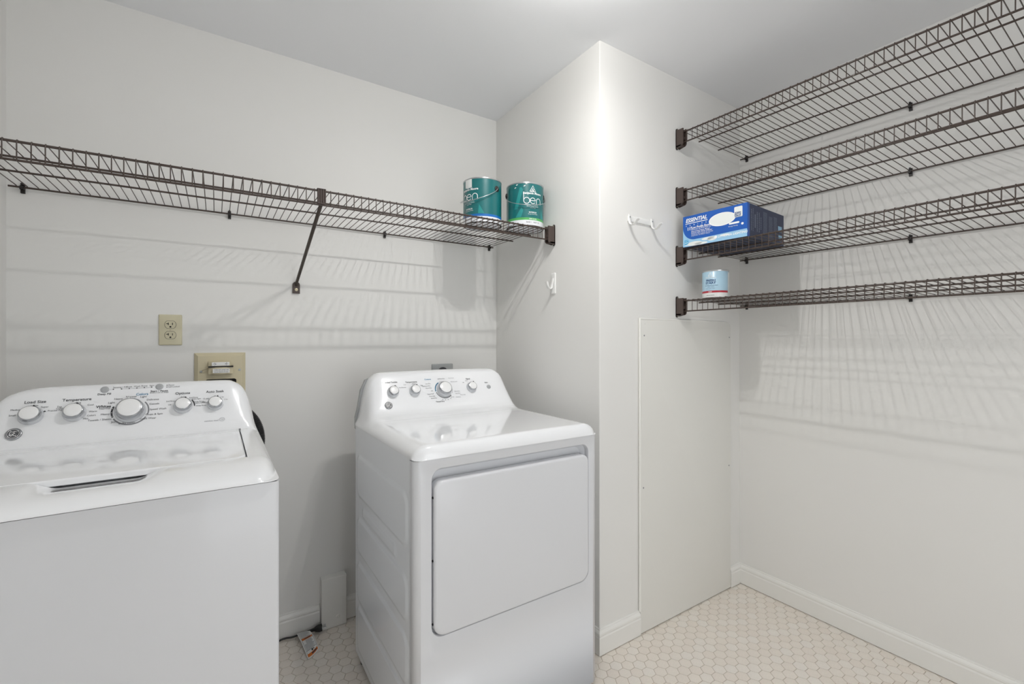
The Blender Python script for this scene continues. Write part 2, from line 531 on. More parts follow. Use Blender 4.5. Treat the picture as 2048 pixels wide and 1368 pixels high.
# photometric profile of a bulb that throws most of its light forward (down)
def bulb_power(deg):
    c = max(0.0, math.cos(math.radians(deg)))
    return LAMP_WATT + LAMP_DOWN * c * c * (3 - 2 * c)
angs = list(range(0, 181, 5))
bulb_profile = bpy.data.texts.new('bulb_profile')
bulb_profile.write('IESNA:LM-63-2002\nTILT=NONE\n1 -1 1 %d 1 1 2 0 0 0\n1 1 1\n%s\n0\n%s\n' % (len(angs), ' '.join(str(a) for a in angs), ' '.join('%.3f' % (bulb_power(a) * 14.1513) for a in angs)))
for sx in (-1, 1):
    bx = LAMP_POS[0] + sx * 0.062
    m = MB().lathe([(0.017, 0.050), (0.017, 0.030), (0.012, 0.027)], (bx, LAMP_POS[1], LAMP_POS[2]), (0, 0, 1), 16)
    so = obj('socket', m, 'white_plastic', lp, smooth=40)
    R = 0.026
    prof = [(R * math.sin(a), -R * math.cos(a)) for a in [PI * k / 12 for k in range(0, 13)]]
    prof[0] = (0.0005, -R); prof[-1] = (0.0005, R)
    m = MB().lathe(prof, (bx, LAMP_POS[1], LAMP_POS[2]), (0, 0, 1), 20)
    obj('bulb', m, gl, so, smooth=180)
    ld = bpy.data.lights.new('filament', 'POINT')
    ld.energy = 1.0
    ld.color = (1.0, 0.985, 0.96)
    ld.shadow_soft_size = 0.012
    ld.use_nodes = True
    ln = ld.node_tree
    ies = ln.nodes.new('ShaderNodeTexIES')
    ies.mode = 'INTERNAL'
    ies.ies = bulb_profile
    emn = [n for n in ln.nodes if n.type == 'EMISSION'][0]
    ln.links.new(ies.outputs['Fac'], emn.inputs['Strength'])
    lo = bpy.data.objects.new('filament', ld)
    COL.objects.link(lo); lo.parent = so
    lo.location = Vector((bx, LAMP_POS[1], LAMP_POS[2])) - world_loc(so)

# ------------------------------------------------------------------ appliance helpers
def frame_fill(m, outer, x0, x1, z0, z1, y):
    """fill between a ray-cast outline and the corners of its rectangle (outline counter-clockwise)"""
    w, h = x1 - x0, z1 - z0
    cs = [(0.0, (x0, z0)), (w, (x1, z0)), (w + h, (x1, z1)), (2 * w + h, (x0, z1))]
    per = 2 * (w + h)
    def s(q):
        x, z = q
        if abs(z - z0) < 1e-7: return x - x0
        if abs(x - x1) < 1e-7: return w + z - z0
        if abs(z - z1) < 1e-7: return w + h + x1 - x
        return 2 * w + h + z1 - z
    n = len(outer)
    for i in range(n):
        a, b = outer[i], outer[(i + 1) % n]
        sa, sb = s(a) % per, s(b) % per
        d = (sb - sa) % per
        mid = sorted(((c - sa) % per, q) for c, q in cs if 1e-6 < (c - sa) % per < d - 1e-6)
        if mid and d < per / 2:
            pts = [a] + [q for _, q in mid] + [b]
            m.add([(q[0], y, q[1]) for q in pts], [tuple(range(len(pts)))])

def spaced(a, b, n, power=1.0):
    return [a + (b - a) * ((k / n) ** power) for k in range(n + 1)]

class Console:
    """moulded top of a machine: deck with rolled edges and a sloped control console, as z(x, y)"""
    def __init__(s, x0, x1, y0, yb, z0, zd, wl, wr, wf, prof, flank_l, flank_r, crown, pf=(2.2, 0.6)):
        s.x0, s.x1, s.y0, s.yb, s.z0, s.zd, s.wl, s.wr, s.wf = x0, x1, y0, yb, z0, zd, wl, wr, wf
        s.prof, s.fl, s.fr, s.crown, s.pf = prof, smooth_tab(flank_l), smooth_tab(flank_r), crown, pf
        s.cut = None
        s.rc = 0.022
    def base(s, x, y):
        u = max(0, 1 - (x - s.x0) / s.wl, 1 - (s.x1 - x) / s.wr)
        v = max(0, 1 - (y - s.y0) / s.wf)
        r = min(1, math.sqrt(u * u + v * v))
        return s.z0 + (s.zd - s.z0) * (1 - r ** s.pf[0]) ** s.pf[1]
    def s(s_, x):
        return min(1, max(0, interp(s_.fl, x - s_.x0))) * min(1, max(0, interp(s_.fr, s_.x1 - x)))
    def amp(s, x):
        c = (s.x0 + s.x1) / 2; h = (s.x1 - s.x0) / 2
        return 1 + s.crown * (1 - ((x - c) / h) ** 2)
    def z(s, x, y):
        b = s.base(x, y)
        if s.cut: b = s.cut(x, y, b)
        return b + interp(s.prof, y) * s.s(x) * s.amp(x)
    def build(s, xs, ys):
        m = MB()
        def plan(x, y):
            r = s.rc
            u = max((s.x0 + r - x) / r, (x - s.x1 + r) / r); v = (s.y0 + r - y) / r
            if u <= 0 or v <= 0: return x, y
            u2, v2 = u * math.sqrt(1 - v * v / 2), v * math.sqrt(1 - u * u / 2)
            sx = -1 if x < (s.x0 + s.x1) / 2 else 1
            return ((s.x0 + r - u2 * r) if sx < 0 else (s.x1 - r + u2 * r)), s.y0 + r - v2 * r
        def P(x, y, z):
            a, b = plan(x, y)
            return (a, b, z)
        m.grid(lambda x, y: P(x, y, s.z(x, y)), xs, ys)
        # back, sides and underside closures
        m.grid(lambda x, t: (x, s.yb, s.z0 - 0.002 + (s.z(x, s.yb) - s.z0 + 0.002) * t), xs, (0, 1))
        for xx in (s.x0, s.x1):
            m.grid(lambda y, t: P(xx, y, s.z0 - 0.002 + (s.z(xx, y) - s.z0 + 0.002) * t), ys, (0, 1))
        m.grid(lambda x, t: P(x, s.y0, s.z0 - 0.002 + (s.z(x, s.y0) - s.z0 + 0.002) * t), xs, (0, 1))
        m.grid(lambda x, y: P(x, y, s.z0 - 0.002), xs, ys[::6] + [ys[-1]])
        return m

class Face:
    """frame on the straight part of a console face: (x, z) on the face -> point, plus normal"""
    def __init__(s, y0, z0, y1, z1):
        s.y0, s.z0, s.con = y0, z0, None
        d = Vector((0, y1 - y0, z1 - z0)); s.k = (y1 - y0) / (z1 - z0)
        s.up = d.normalized(); s.n = Vector((0, -s.up.z, s.up.y))
    def at(s, x, z, off=0.0):
        y = s.y0 + (z - s.z0) * s.k
        if s.con:                         # follow the crown and the flanks of the moulding
            p0 = interp(s.con.prof, s.y0)
            y = s.y0 + s.k * ((z - s.con.base(x, 1.65)) / (s.con.s(x) * s.con.amp(x)) - p0)
        return Vector((x, y, z)) + s.n * off
    def placer(s, x, z, off=0.0009):
        return lambda a, b: s.at(x + a, z + b * s.up.z, off)

def knob(root, face, x, z, r, h, big=False):
    o = face.at(x, z, 0.0)
    k = bpy.data.objects.new('knob', None)
    COL.objects.link(k); k.parent = root; k.empty_display_size = 0.02
    k.location = o - world_loc(root)
    prof = [(r, 0.0), (r, 0.004), (r * 0.965, 0.0065), (r * 0.90, 0.009), (r * 0.86, h * 0.72), (r * 0.80, h * 0.9)]
    obj('knob_skirt', MB().lathe(prof, o, face.n, 40), 'silverplastic', k, smooth=35)
    ring = [(r * 0.87, h * 0.52), (r * 0.90, h * 0.58), (r * 0.885, h * 0.80), (r * 0.80, h * 0.97), (r * 0.74, h * 1.0)]
    obj('chrome_ring', MB().lathe(ring, o, face.n, 40), 'chrome', k, smooth=35)
    cap = [(r * 0.74, h * 0.9), (r * 0.74, h * 1.0), (r * 0.70, h * 1.035), (r * 0.4, h * 1.06), (0.0005, h * 1.07)]
    obj('knob_cap', MB().lathe(cap, o, face.n, 40), 'cap', k, smooth=50)
    # pointer notch in the ring
    a = math.radians(95 if big else 70)
    q = o + Vector((math.cos(a) * r * 0.84, 0, 0)) + face.up * (math.sin(a) * r * 0.84) + face.n * (h * 0.92)
    m = MB().lathe([(0.0022, -0.002), (0.0022, 0.0022), (0.001, 0.003)], q, face.n, 8)
    obj('pointer_mark', m, 'cap' if big else 'ink', k)
    return k

def logo_badge(root, face, x, z, r):
    o = face.at(x, z, 0)
    b = obj('logo_badge', MB().lathe([(r, 0), (r, 0.0025), (r * 0.93, 0.004), (r * 0.83, 0.0045)], o, face.n, 40), 'chrome', root, smooth=40)
    d = obj('badge_disc', MB().lathe([(r * 0.80, 0.003), (r * 0.80, 0.0049), (r * 0.3, 0.005)], o, face.n, 36), 'badge', b, smooth=40)
    m = MB()
    pl = face.placer(x, z, 0.0056)
    put2d(m, stroke2d(arc2d(0, 0, r * 0.70, 0, 360, 40), r * 0.045), pl)
    for k in range(4):
        a = 45 + 90 * k
        ca, sa = math.cos(math.radians(a)), math.sin(math.radians(a))
        put2d(m, stroke2d(arc2d(ca * r * 0.62, sa * r * 0.62, r * 0.13, a - 150, a + 90, 10), r * 0.045), pl)
    # script monogram : looping G and E
    put2d(m, stroke2d(arc2d(-0.22 * r, 0.0, 0.20 * r, 40, 330, 20, 0.34 * r), r * 0.075), pl)
    put2d(m, stroke2d([(-0.40 * r, -0.30 * r), (-0.22 * r, -0.08 * r), (-0.04 * r, -0.02 * r), (-0.06 * r, -0.28 * r), (-0.24 * r, -0.44 * r)], r * 0.06), pl)
    put2d(m, stroke2d(arc2d(0.22 * r, 0.18 * r, 0.16 * r, 30, 280, 16), r * 0.075), pl)
    put2d(m, stroke2d(arc2d(0.22 * r, -0.16 * r, 0.20 * r, 90, 330, 16), r * 0.075), pl)
    put2d(m, stroke2d([(-0.02 * r, 0.28 * r), (0.05 * r, 0.40 * r), (0.16 * r, 0.36 * r)], r * 0.05), pl)
    obj('monogram', m, 'cap', b, normals=False)
    return b

CONSOLE_FLANK = [(0, 0), (0.006, 0.03), (0.014, 0.16), (0.024, 0.46), (0.036, 0.70), (0.052, 0.87), (0.075, 0.97), (0.1, 1.0), (0.2, 1.0)]
CONSOLE_FLANK_W = [(0, 0), (0.006, 0.03), (0.016, 0.14), (0.030, 0.42), (0.048, 0.66), (0.072, 0.84), (0.10, 0.94), (0.14, 0.99), (0.18, 1.0), (0.25, 1.0)]

# ------------------------------------------------------------------ dryer
DX0, DX1, DY0, DYB = 0.455, 1.141, 1.190, 1.820
dr = thing('clothes_dryer', 'white front-loading clothes dryer with a wide square door beside the corner', 'dryer', (0.798, 1.505, 0))
dface = Face(1.697, 0.990, 1.768, 1.102)
prof = [(1.600, 0), (1.635, 0.0015), (1.655, 0.005), (1.672, 0.0125), (1.686, 0.0245), (1.697, 0.038), (1.768, 0.150), (1.774, 0.1565), (1.782, 0.161), (1.793, 0.164), (1.806, 0.165), (1.822, 0.164)]
dc = Console(DX0, DX1, DY0 - 0.006, 1.822, 0.915, 0.952, 0.052, 0.052, 0.030, prof, CONSOLE_FLANK, CONSOLE_FLANK, 0.03)
dface.con = dc
xs = spaced(DX0, DX0 + 0.06, 16, 1.7) + spaced(DX0 + 0.06, DX0 + 0.15, 10)[1:] + spaced(DX0 + 0.15, DX1 - 0.15, 16)[1:]
xs += [DX1 - 0.15 + 0.09 * k / 10 for k in range(1, 11)] + [DX1 - q + DX0 for q in spaced(DX0, DX0 + 0.06, 16, 1.7)[::-1]][1:]
ys = spaced(dc.y0, dc.y0 + 0.034, 14, 1.7) + spaced(dc.y0 + 0.034, 1.60, 14)[1:] + [1.61, 1.62, 1.628, 1.635, 1.642, 1.648, 1.655, 1.661, 1.667, 1.672, 1.677, 1.682, 1.686, 1.690, 1.694]
ys += spaced(1.697, 1.768, 10) + [1.771, 1.774, 1.778, 1.782, 1.787, 1.793, 1.80, 1.806, 1.814, 1.822]
top = obj('top_panel', dc.build(xs, ys), 'gloss', dr, smooth=50)

# cabinet shell (sides and back) and front frame with the door recess
m = MB()
m.box(DX0 + 0.005, DX1 - 0.005, 1.2255, DYB - 0.001, 0.0345, 0.9120)
obj('cabinet', m, 'side', dr)
XL, XR, ZB, ZT = DX0, DX1, 0.032, 0.9110
rc = 0.020
hole = rrect(0.5085, 1.0995, 0.4035, 0.8825, (0.036, 0.036, 0.030, 0.030), 8)
hx, hz = 0.804, 0.643
outer = []
for (x, z) in hole:                       # ray from the hole centre to the flat front rectangle
    dx, dz = x - hx, z - hz
    k = 1e9
    if dx > 1e-9: k = min(k, (XR - rc - hx) / dx)
    if dx < -1e-9: k = min(k, (XL + rc - hx) / dx)
    if dz > 1e-9: k = min(k, (ZT - hz) / dz)
    if dz < -1e-9: k = min(k, (ZB - hz) / dz)
    outer.append((hx + dx * k, hz + dz * k))
m = MB()
n = len(hole)
lip = 0.0035
def hole_in(q, s): return (hx + (q[0] - hx) * (1 - s / 0.29), hz + (q[1] - hz) * (1 - s / 0.24))
rings = [[(x, DY0, z) for x, z in outer]]
big = [hole_in(q, -lip) for q in hole]
rings.append([(x, DY0, z) for x, z in big])
rings.append([(hole_in(q, -lip * 0.35)[0], DY0 + 0.0009, hole_in(q, -lip * 0.35)[1]) for q in hole])
rings.append([(x, DY0 + 0.0035, z) for x, z in hole])
rings.append([(x, DY0 + 0.020, z) for x, z in hole])
rings.append([(hole_in(q, 0.012)[0], DY0 + 0.033, hole_in(q, 0.012)[1]) for q in hole])
m.loft(rings, True, False)
m.f.append(tuple(range(len(m.v) - n, len(m.v))))
frame_fill(m, outer, XL + rc, XR - rc, ZB, ZT, DY0)
for sx, xe in ((-1, XL), (1, XR)):
    arc = [(xe - sx * rc + sx * rc * math.sin(0.5 * PI * k / 7), DY0 + rc - rc * math.cos(0.5 * PI * k / 7)) for k in range(8)] + [(xe, DY0 + 0.034), (xe - sx * 0.004, DY0 + 0.034)]
    m.grid(lambda i, z: (arc[i][0], arc[i][1], z), range(len(arc)), (ZB, ZT))
    m.add([(q[0], q[1], ZB) for q in arc] + [(xe - sx * rc, DY0 + 0.034, ZB)], [tuple(range(len(arc) + 1))])
m.box(XL + rc, XR - rc, DY0, DY0 + 0.03, ZB - 0.0005, ZB)
bmh = obj('front_frame', m, 'enamel', dr, smooth=35)
bm = bmesh.new(); bm.from_mesh(bmh.data); bmesh.ops.remove_doubles(bm, verts=bm.verts, dist=1e-5); bmesh.ops.recalc_face_normals(bm, faces=bm.faces); bm.to_mesh(bmh.data); bm.free()
# door
m = MB()
soft_slab(m, rrect(0.5125, 1.0958, 0.4075, 0.8485, (0.036, 0.036, 0.028, 0.028), 8), DY0 + 0.026, DY0 - 0.0075, 0.008, XZ, 6)
door = obj('dryer_door', m, 'enamel', dr, smooth=50)
for z in (0.803, 0.624, 0.445):
    m = MB().lathe([(0.0032, 0), (0.0032, 0.0022), (0.0015, 0.003)], (0.5122, DY0 + 0.003, z), (-1, -0.25, 0), 10)
    obj('hinge_screw', m, 'dark', door)
# pressed side panels with raised ridges
panels = [(1.245, 1.788, 0.655, 0.807, 0.035), (1.245, 1.788, 0.441, 0.569, 0.035), (1.245, 1.788, 0.257, 0.399, 0.035), (1.245, 1.788, 0.065, 0.232, 0.035), (1.345, 1.715, 0.590, 0.621, 0.012)]
def sd_rr(y, z, q):
    y0, y1, z0, z1, rr = q
    ax = abs(y - (y0 + y1) / 2) - (y1 - y0) / 2 + rr
    az = abs(z - (z0 + z1) / 2) - (z1 - z0) / 2 + rr
    return math.hypot(max(ax, 0), max(az, 0)) + min(max(ax, az), 0) - rr
def emboss(y, z):
    h = 0.0
    for q in panels:
        d = sd_rr(y, z, q)
        amp = 0.0042 if q[4] > 0.02 else 0.0030
        t = min(1, max(0, 0.5 - d / 0.010))
        h = max(h, amp * t * t * (3 - 2 * t))
    return h
m = MB()
ysd = spaced(1.2250, 1.8195, 96); zsd = spaced(0.034, 0.9122, 170)
for xe, sg in ((DX0, -1), (DX1, 1)):
    m2 = MB()
    m2.grid(lambda y, z: (xe - sg * 0.0015 + sg * emboss(y, z), y, z), ysd, zsd)
    obj('side_panel', m2, 'side', dr, smooth=60)
# rear cover of the console
outl = [(DX0 + 0.002, 0.90), (DX0 + 0.002, 0.945), (DX0 + 0.012, 0.99), (DX0 + 0.022, 1.05), (DX0 + 0.040, 1.09), (DX0 + 0.085, 1.108)]
outl += [(DX1 + DX0 - x, z) for x, z in outl[::-1]]
obj('rear_cover', MB().prism(outl, 0.018, (Vector((0, 1.8225, 0)), Vector((1, 0, 0)), Vector((0, 0, 1)), Vector((0, 1, 0)))), 'steel', dr)
for (x, y) in ((DX0 + 0.03, DYB - 0.04), (DX1 - 0.03, DYB - 0.04), (DX0 + 0.04, DY0 + 0.06), (DX1 - 0.04, DY0 + 0.06)):
    obj('foot', MB().lathe([(0.020, 0.0002), (0.020, 0.012), (0.009, 0.016), (0.009, 0.0345)], (x, y, 0), (0, 0, 1), 16), 'black', dr, smooth=40)
# controls
for x, z, rr, h, bg_ in ((0.5756, 1.0452, 0.0225, 0.021, False), (0.6642, 1.0447, 0.0225, 0.021, False), (0.7910, 1.0425, 0.0325, 0.026, True), (0.9197, 1.0445, 0.0225, 0.021, False)):
    knob(dr, dface, x, z, rr, h, bg_)
o = dface.at(1.006, 1.0425)
obj('start_button', MB().lathe([(0.0095, 0), (0.0095, 0.002), (0.008, 0.0032), (0.003, 0.0034)], o, dface.n, 28), 'button', dr, smooth=45)
logo_badge(dr, dface, 0.5493, 0.9985, 0.0150)
dk, gy, bl = MB(), MB(), MB()
def dt(m, body, x, z, size, bold=0.012, align='CENTER', sq=1.0): put2d(m, text2d(body, size, bold, align, sq), dface.placer(x, z))
dt(dk, 'Extended Tumble', 0.5702, 1.0815, 0.0085)
dt(dk, 'Temperature', 0.6575, 1.0790, 0.0090)
dt(dk, 'Signal', 0.9144, 1.0800, 0.0090)
dt(dk, 'Start', 0.9995, 1.0605, 0.0080)
dt(bl, 'Cottons', 0.7300, 1.0860, 0.0085)
dt(dk, 'Timed Dry', 0.7620, 0.9985, 0.0085)
for body, x, z in (('Off', 0.543, 1.0655), ('On', 0.592, 1.0675), ('Low', 0.629, 1.0700), ('Anti Bacterial', 0.617, 1.0600), ('Medium', 0.668, 1.0715), ('High', 0.698, 1.0640), ('Off', 0.888, 1.066), ('Loud', 0.904, 1.0725)):
    dt(dk, body, x, z, 0.0055, 0.0)
for body, x, z in (('Less Dry', 0.7420, 1.0690), ('Optimum Dry', 0.7390, 1.0605), ('More Dry', 0.7420, 1.0520), ('Off', 0.7450, 1.0405), ('Quick Fluff', 0.7455, 1.0290), ('Dewrinkle', 0.7500, 1.0205), ('Speed Dry', 0.7560, 1.0125)):
    dt(dk, body, x - 0.004, z, 0.0062, 0.0, 'RIGHT')
for body, x, z in (('Off', 0.777, 1.0850), ('More Dry', 0.794, 1.0855), ('More Dry', 0.836, 1.0330), ('Less Dry', 0.838, 1.0245)):
    dt(dk, body, x, z, 0.0062, 0.0, 'LEFT' if x > 0.83 else 'CENTER')
for body, x, z in (('Easy Care', 0.824, 1.0865), ('Mixed Loads', 0.830, 1.0720), ('Warm Up', 0.858, 1.0180), ('Delicates', 0.836, 1.0105)):
    dt(gy, body, x, z, 0.0060, 0.0, 'LEFT')
for k, body in enumerate(('60', '50', '40', '30', '20 min')):
    a = math.radians(250 + 15 * k)
    dt(dk, body, 0.791 + 0.047 * math.cos(a), 1.0425 + dface.up.z * 0.047 * math.sin(a), 0.0056, 0.0)
# dashes of the printed dial : dark half and blue half
c0 = dface.placer(0.791, 1.0425, 0.0007)
for k in range(12):
    put2d(dk, stroke2d(arc2d(0, 0, 0.0375, 196 + 10 * k, 203 + 10 * k, 4), 0.0036), c0)
put2d(bl, stroke2d(arc2d(0, 0, 0.0375, 118, 188, 24), 0.0042), c0)
c1 = dface.placer(0.791, 1.0425, 0.0010)
for k in range(6):
    put2d(dk, stroke2d(arc2d(0, 0, 0.0375, 123 + 11 * k, 127 + 11 * k, 3), 0.0030), c1)
put2d(gy, stroke2d(arc2d(0, 0, 0.0375, 330, 470, 40), 0.0012), c0)
obj('control_lettering', dk, 'ink', top, normals=False)
obj('grey_lettering', gy, 'ink_soft', top, normals=False)
obj('blue_lettering', bl, 'ink_blue', top, normals=False)

# ------------------------------------------------------------------ washer
WX0, WX1, WY0, WYB = -0.562, 0.122, 1.170, 1.830
ws = thing('washing_machine', 'white top-loading washing machine with five silver knobs against the side wall', 'washing machine', (-0.22, 1.50, 0))
wface = Face(1.722, 0.990, 1.787, 1.097)
prof = [(1.690, 0), (1.7068, 0.0), (1.711, 0.005), (1.716, 0.0155), (1.722, 0.0285), (1.787, 0.1355), (1.792, 0.1410), (1.799, 0.1460), (1.809, 0.1490), (1.820, 0.1495), (1.832, 0.1490)]
wc = Console(WX0, WX1, 1.163, 1.832, 0.9285, 0.9615, 0.045, 0.045, 0.125, prof, CONSOLE_FLANK_W, CONSOLE_FLANK, 0.03, (2.3, 0.62))
LX0, LX1, LY0, LY1 = -0.503, 0.0635, 1.288, 1.7065
SC, SH = -0.2075, 0.112          # scoop centre and half width
def scoop(x, y):
    t = (SH - abs(x - SC)) / 0.05
    t = min(1, max(0, t)); t = t * t * (3 - 2 * t)
    q = (y - 1.185) / (1.285 - 1.185)
    q = min(1, max(0, q)); q = q * q * (3 - 2 * q)
    return 0.0170 * t * q
def wcut(x, y, b):
    if LX0 < x < LX1 and LY0 < y < LY1:
        b = min(b, 0.9475) if not (abs(x - SC) < SH and y < 1.36) else b - 0.015
    return b - scoop(x, y) * (1 if y < 1.36 else 0)
wc.cut = wcut
wface.con = wc
def wbase_flat(x, y): return wc.base(x, y)
e = 0.0003
xs = spaced(WX0, WX0 + 0.05, 14, 1.7) + [LX0 - e, LX0 + e] + spaced(LX0 + 0.02, SC - SH - 0.01, 8) + spaced(SC - SH, SC + SH, 48) + spaced(SC + SH + 0.01, LX1 - 0.02, 8) + [LX1 - e, LX1 + e] + [WX1 - q + WX0 for q in spaced(WX0, WX0 + 0.05, 14, 1.7)[::-1]]
xs = sorted(set(round(q, 6) for q in xs + spaced(WX0 + 0.05, WX0 + 0.2, 12) + spaced(WX1 - 0.12, WX1 - 0.05, 8)))
ys = spaced(wc.y0, wc.y0 + 0.125, 26, 1.5) + [LY0 - e, LY0 + e] + [1.30, 1.33, 1.3595, 1.3605] + spaced(1.40, 1.68, 6) + [1.69, LY1 - e, LY1 + e, 1.709, 1.711, 1.7135, 1.716, 1.719] + spaced(1.722, 1.787, 10) + [1.7895, 1.792, 1.795, 1.799, 1.804, 1.809, 1.814, 1.82, 1.826, 1.832]
ys = sorted(set(round(q, 6) for q in ys))
wtop = obj('top_panel', wc.build(xs, ys), 'gloss', ws, smooth=45)
# lid
m = MB()
lid_out = rrect(LX0 + 0.0022, LX1 - 0.0022, LY0 + 0.001, LY1 - 0.0012, (0.030, 0.030, 0.012, 0.012), 8)
UP = (Vector((0, 0, 0)), Vector((1, 0, 0)), Vector((0, 1, 0)), Vector((0, 0, 1)))
soft_slab(m, lid_out, 0.9490, 0.9622, 0.004, UP, 4)
lid = obj('washer_lid', m, 'gloss', ws, smooth=50)
m = MB()
m.box(LX1 - 0.0036, LX1 + 0.0015, 1.690, 1.699, 0.9615, 0.9645)
obj('lid_hinge', m, 'ink_soft', lid)
# cabinet
m = MB()
rw = 0.010
out = [(WX0, WYB), (WX0, WY0 + rw)] + [(WX0 + rw - rw * math.cos(0.5 * PI * k / 5), WY0 + rw - rw * math.sin(0.5 * PI * k / 5)) for k in range(1, 5)] + [(WX0 + rw, WY0), (WX1 - rw, WY0)]
out += [(WX1 - rw + rw * math.sin(0.5 * PI * k / 5), WY0 + rw - rw * math.cos(0.5 * PI * k / 5)) for k in range(1, 5)] + [(WX1, WY0 + rw), (WX1, WYB)]
m.prism(out, 0.9235 - 0.03, (Vector((0, 0, 0.03)), Vector((1, 0, 0)), Vector((0, 1, 0)), Vector((0, 0, 1))))
obj('cabinet', m, 'enamel', ws, smooth=30)
obj('seam_shade', MB().box(WX0 + 0.006, WX1 - 0.006, WY0 + 0.004, WYB - 0.004, 0.9230, 0.9268), 'dark', ws)  # dark strip set into the seam, standing in for the shade of the gap
for (x, y) in ((WX0 + 0.05, WYB - 0.05), (WX1 - 0.05, WYB - 0.05), (WX0 + 0.05, WY0 + 0.06), (WX1 - 0.05, WY0 + 0.06)):
    obj('foot', MB().lathe([(0.020, 0.0002), (0.020, 0.012), (0.009, 0.016), (0.009, 0.031)], (x, y, 0), (0, 0, 1), 16), 'black', ws, smooth=40)
# controls
for x, z, rr, h, bg_ in ((-0.4237, 1.0410, 0.0255, 0.024, False), (-0.3369, 1.0415, 0.0255, 0.024, False), (-0.2145, 1.0370, 0.0365, 0.030, True), (-0.0879, 1.0415, 0.0245, 0.024, False), (-0.0034, 1.0415, 0.0225, 0.023, False)):
    knob(ws, wface, x, z, rr, h, bg_)
for x, z in ((-0.2777, 1.1010), (-0.1491, 1.1025)):
    o = wface.at(x, z)
    obj('button', MB().lathe([(0.0098, 0), (0.0098, 0.002), (0.0085, 0.0032), (0.003, 0.0034)], o, wface.n, 28), 'button', ws, smooth=45)
logo_badge(ws, wface, -0.4505, 0.9985, 0.0165)
dk, gy, bl = MB(), MB(), MB()
def wt(m, body, x, z, size, bold=0.012, align='CENTER', sq=1.0): put2d(m, text2d(body, size, bold, align, sq), wface.placer(x, z))
wt(dk, 'Load Size', -0.4206, 1.0765, 0.0115)
wt(dk, 'Temperature', -0.3354, 1.0770, 0.0115)
wt(dk, 'Options', -0.0896, 1.0795, 0.0115)
wt(dk, 'Auto Soak', -0.0041, 1.0797, 0.0115)
wt(dk, 'Whites', -0.2760, 1.0540, 0.0110, 0.025)
wt(bl, 'Colors', -0.1900, 1.0830, 0.0105)
wt(dk, 'Deep Fill', -0.2775, 1.0885, 0.0085)
wt(dk, 'Start / Pause', -0.1490, 1.0900, 0.0085)
wt(dk, '(hold 3 sec to stop)', -0.1490, 1.0855, 0.0058, 0.0)
wt(dk, 'Pause', -0.1270, 1.1060, 0.0065, 0.0, 'LEFT')
wt(dk, 'Lid Locked', -0.1270, 1.1005, 0.0065, 0.0, 'LEFT')
for z in (1.1060, 1.1005): put2d(dk, poly2d(arc2d(0, 0, 0.0016, 0, 330, 11)), wface.placer(-0.1305, z))
for k, body in enumerate(('Sensing / Fill', 'Soak', 'Wash', 'Rinse', 'Spin')):
    x = -0.2395 + 0.0178 * k
    put2d(dk, poly2d(arc2d(0, 0, 0.0017, 0, 330, 11)), wface.placer(x, 1.1010 + 0.0003 * k))
    wt(dk, body, x - (0.004 if k == 0 else 0), 1.1060 + 0.0003 * k, 0.0066, 0.0)
put2d(dk, poly2d(arc2d(0, 0, 0.0017, 0, 330, 11)), wface.placer(-0.2585, 1.1008))
put2d(gy, rect2d(-0.2675, -0.2610, -0.0003, 0.0003), wface.placer(0, 1.1008))
put2d(gy, rect2d(-0.2365, -0.1700, -0.0003, 0.0003), wface.placer(0, 1.1012))
def ring_words(cx, cz, items, size=0.0068):
    for body, dx, dz in items:
        wt(dk, body, cx + dx, cz + dz, size, 0.0, 'RIGHT' if dx < -0.012 else ('LEFT' if dx > 0.012 else 'CENTER'))
ring_words(-0.4237, 1.041, (('Small', -0.030, 0.004), ('Medium', -0.021, 0.0175), ('Large', 0.003, 0.0265), ('Super', 0.016, 0.0215), ('Precise Fill', 0.031, 0.0105)))
put2d(dk, poly2d([(-0.002, -0.0022), (0.003, 0), (-0.0005, 0.003), (-0.003, 0.001)]), wface.placer(-0.4237 + 0.0255, 1.0505))
ring_words(-0.3369, 1.0415, (('Tap', -0.028, 0.0190), ('Cold', -0.026, 0.0145), ('Cold', 0.004, 0.0265), ('Cool', 0.025, 0.0195), ('Warm', 0.030, 0.0015), ('Colors', 0.027, -0.0090), ('Hot', 0.020, -0.0165)))
ring_words(-0.2145, 1.037, (('Heavy', -0.020, 0.0360), ('Light', -0.037, 0.0265), ('Normal', -0.046, 0.0115), ('Heavy', -0.046, -0.0040), ('Towels / Sheets', -0.041, -0.0180), ('Jeans', -0.0250, -0.0265), ('Bulky Items', -0.006, -0.0320),
           ('Active Wear', 0.020, -0.0235), ('Drain & Spin', 0.036, -0.0130), ('Speed Wash', 0.045, 0.0010), ('Casuals', 0.043, 0.0165), ('Delicates', 0.036, 0.0290), ('Light', 0.020, 0.0385), ('Normal', -0.001, 0.0405)), 0.0080)
ring_words(-0.0879, 1.0415, (('Off', -0.030, 0.0060), ('2nd Rinse', -0.020, 0.0165), ('Extra', 0.000, 0.0270), ('2nd Rinse', 0.015, 0.0235), ('+ Extra Spin', 0.017, 0.0190), ('Deep Rinse', 0.027, 0.0110), ('Fabric Softener', 0.029, 0.0065), ('1 Deep Rinse', 0.029, -0.0015)), 0.0058)
ring_words(-0.0034, 1.0415, (('Off', -0.027, 0.0075), ('15 min', -0.017, 0.0180), ('30', -0.001, 0.0240), ('1 hr', 0.014, 0.0200), ('2 hr', 0.025, 0.0120)), 0.0060)
wt(gy, 'stainless steel', -0.0135, 0.9925, 0.0068, 0.0)
put2d(gy, stroke2d(arc2d(0, 0, 0.0072, 0, 360, 24, 0.0056), 0.0007), wface.placer(0.0148, 0.9945))
wt(gy, 'Tub', 0.0148, 0.9945, 0.0056, 0.0)
c0 = wface.placer(-0.2145, 1.037, 0.0008)
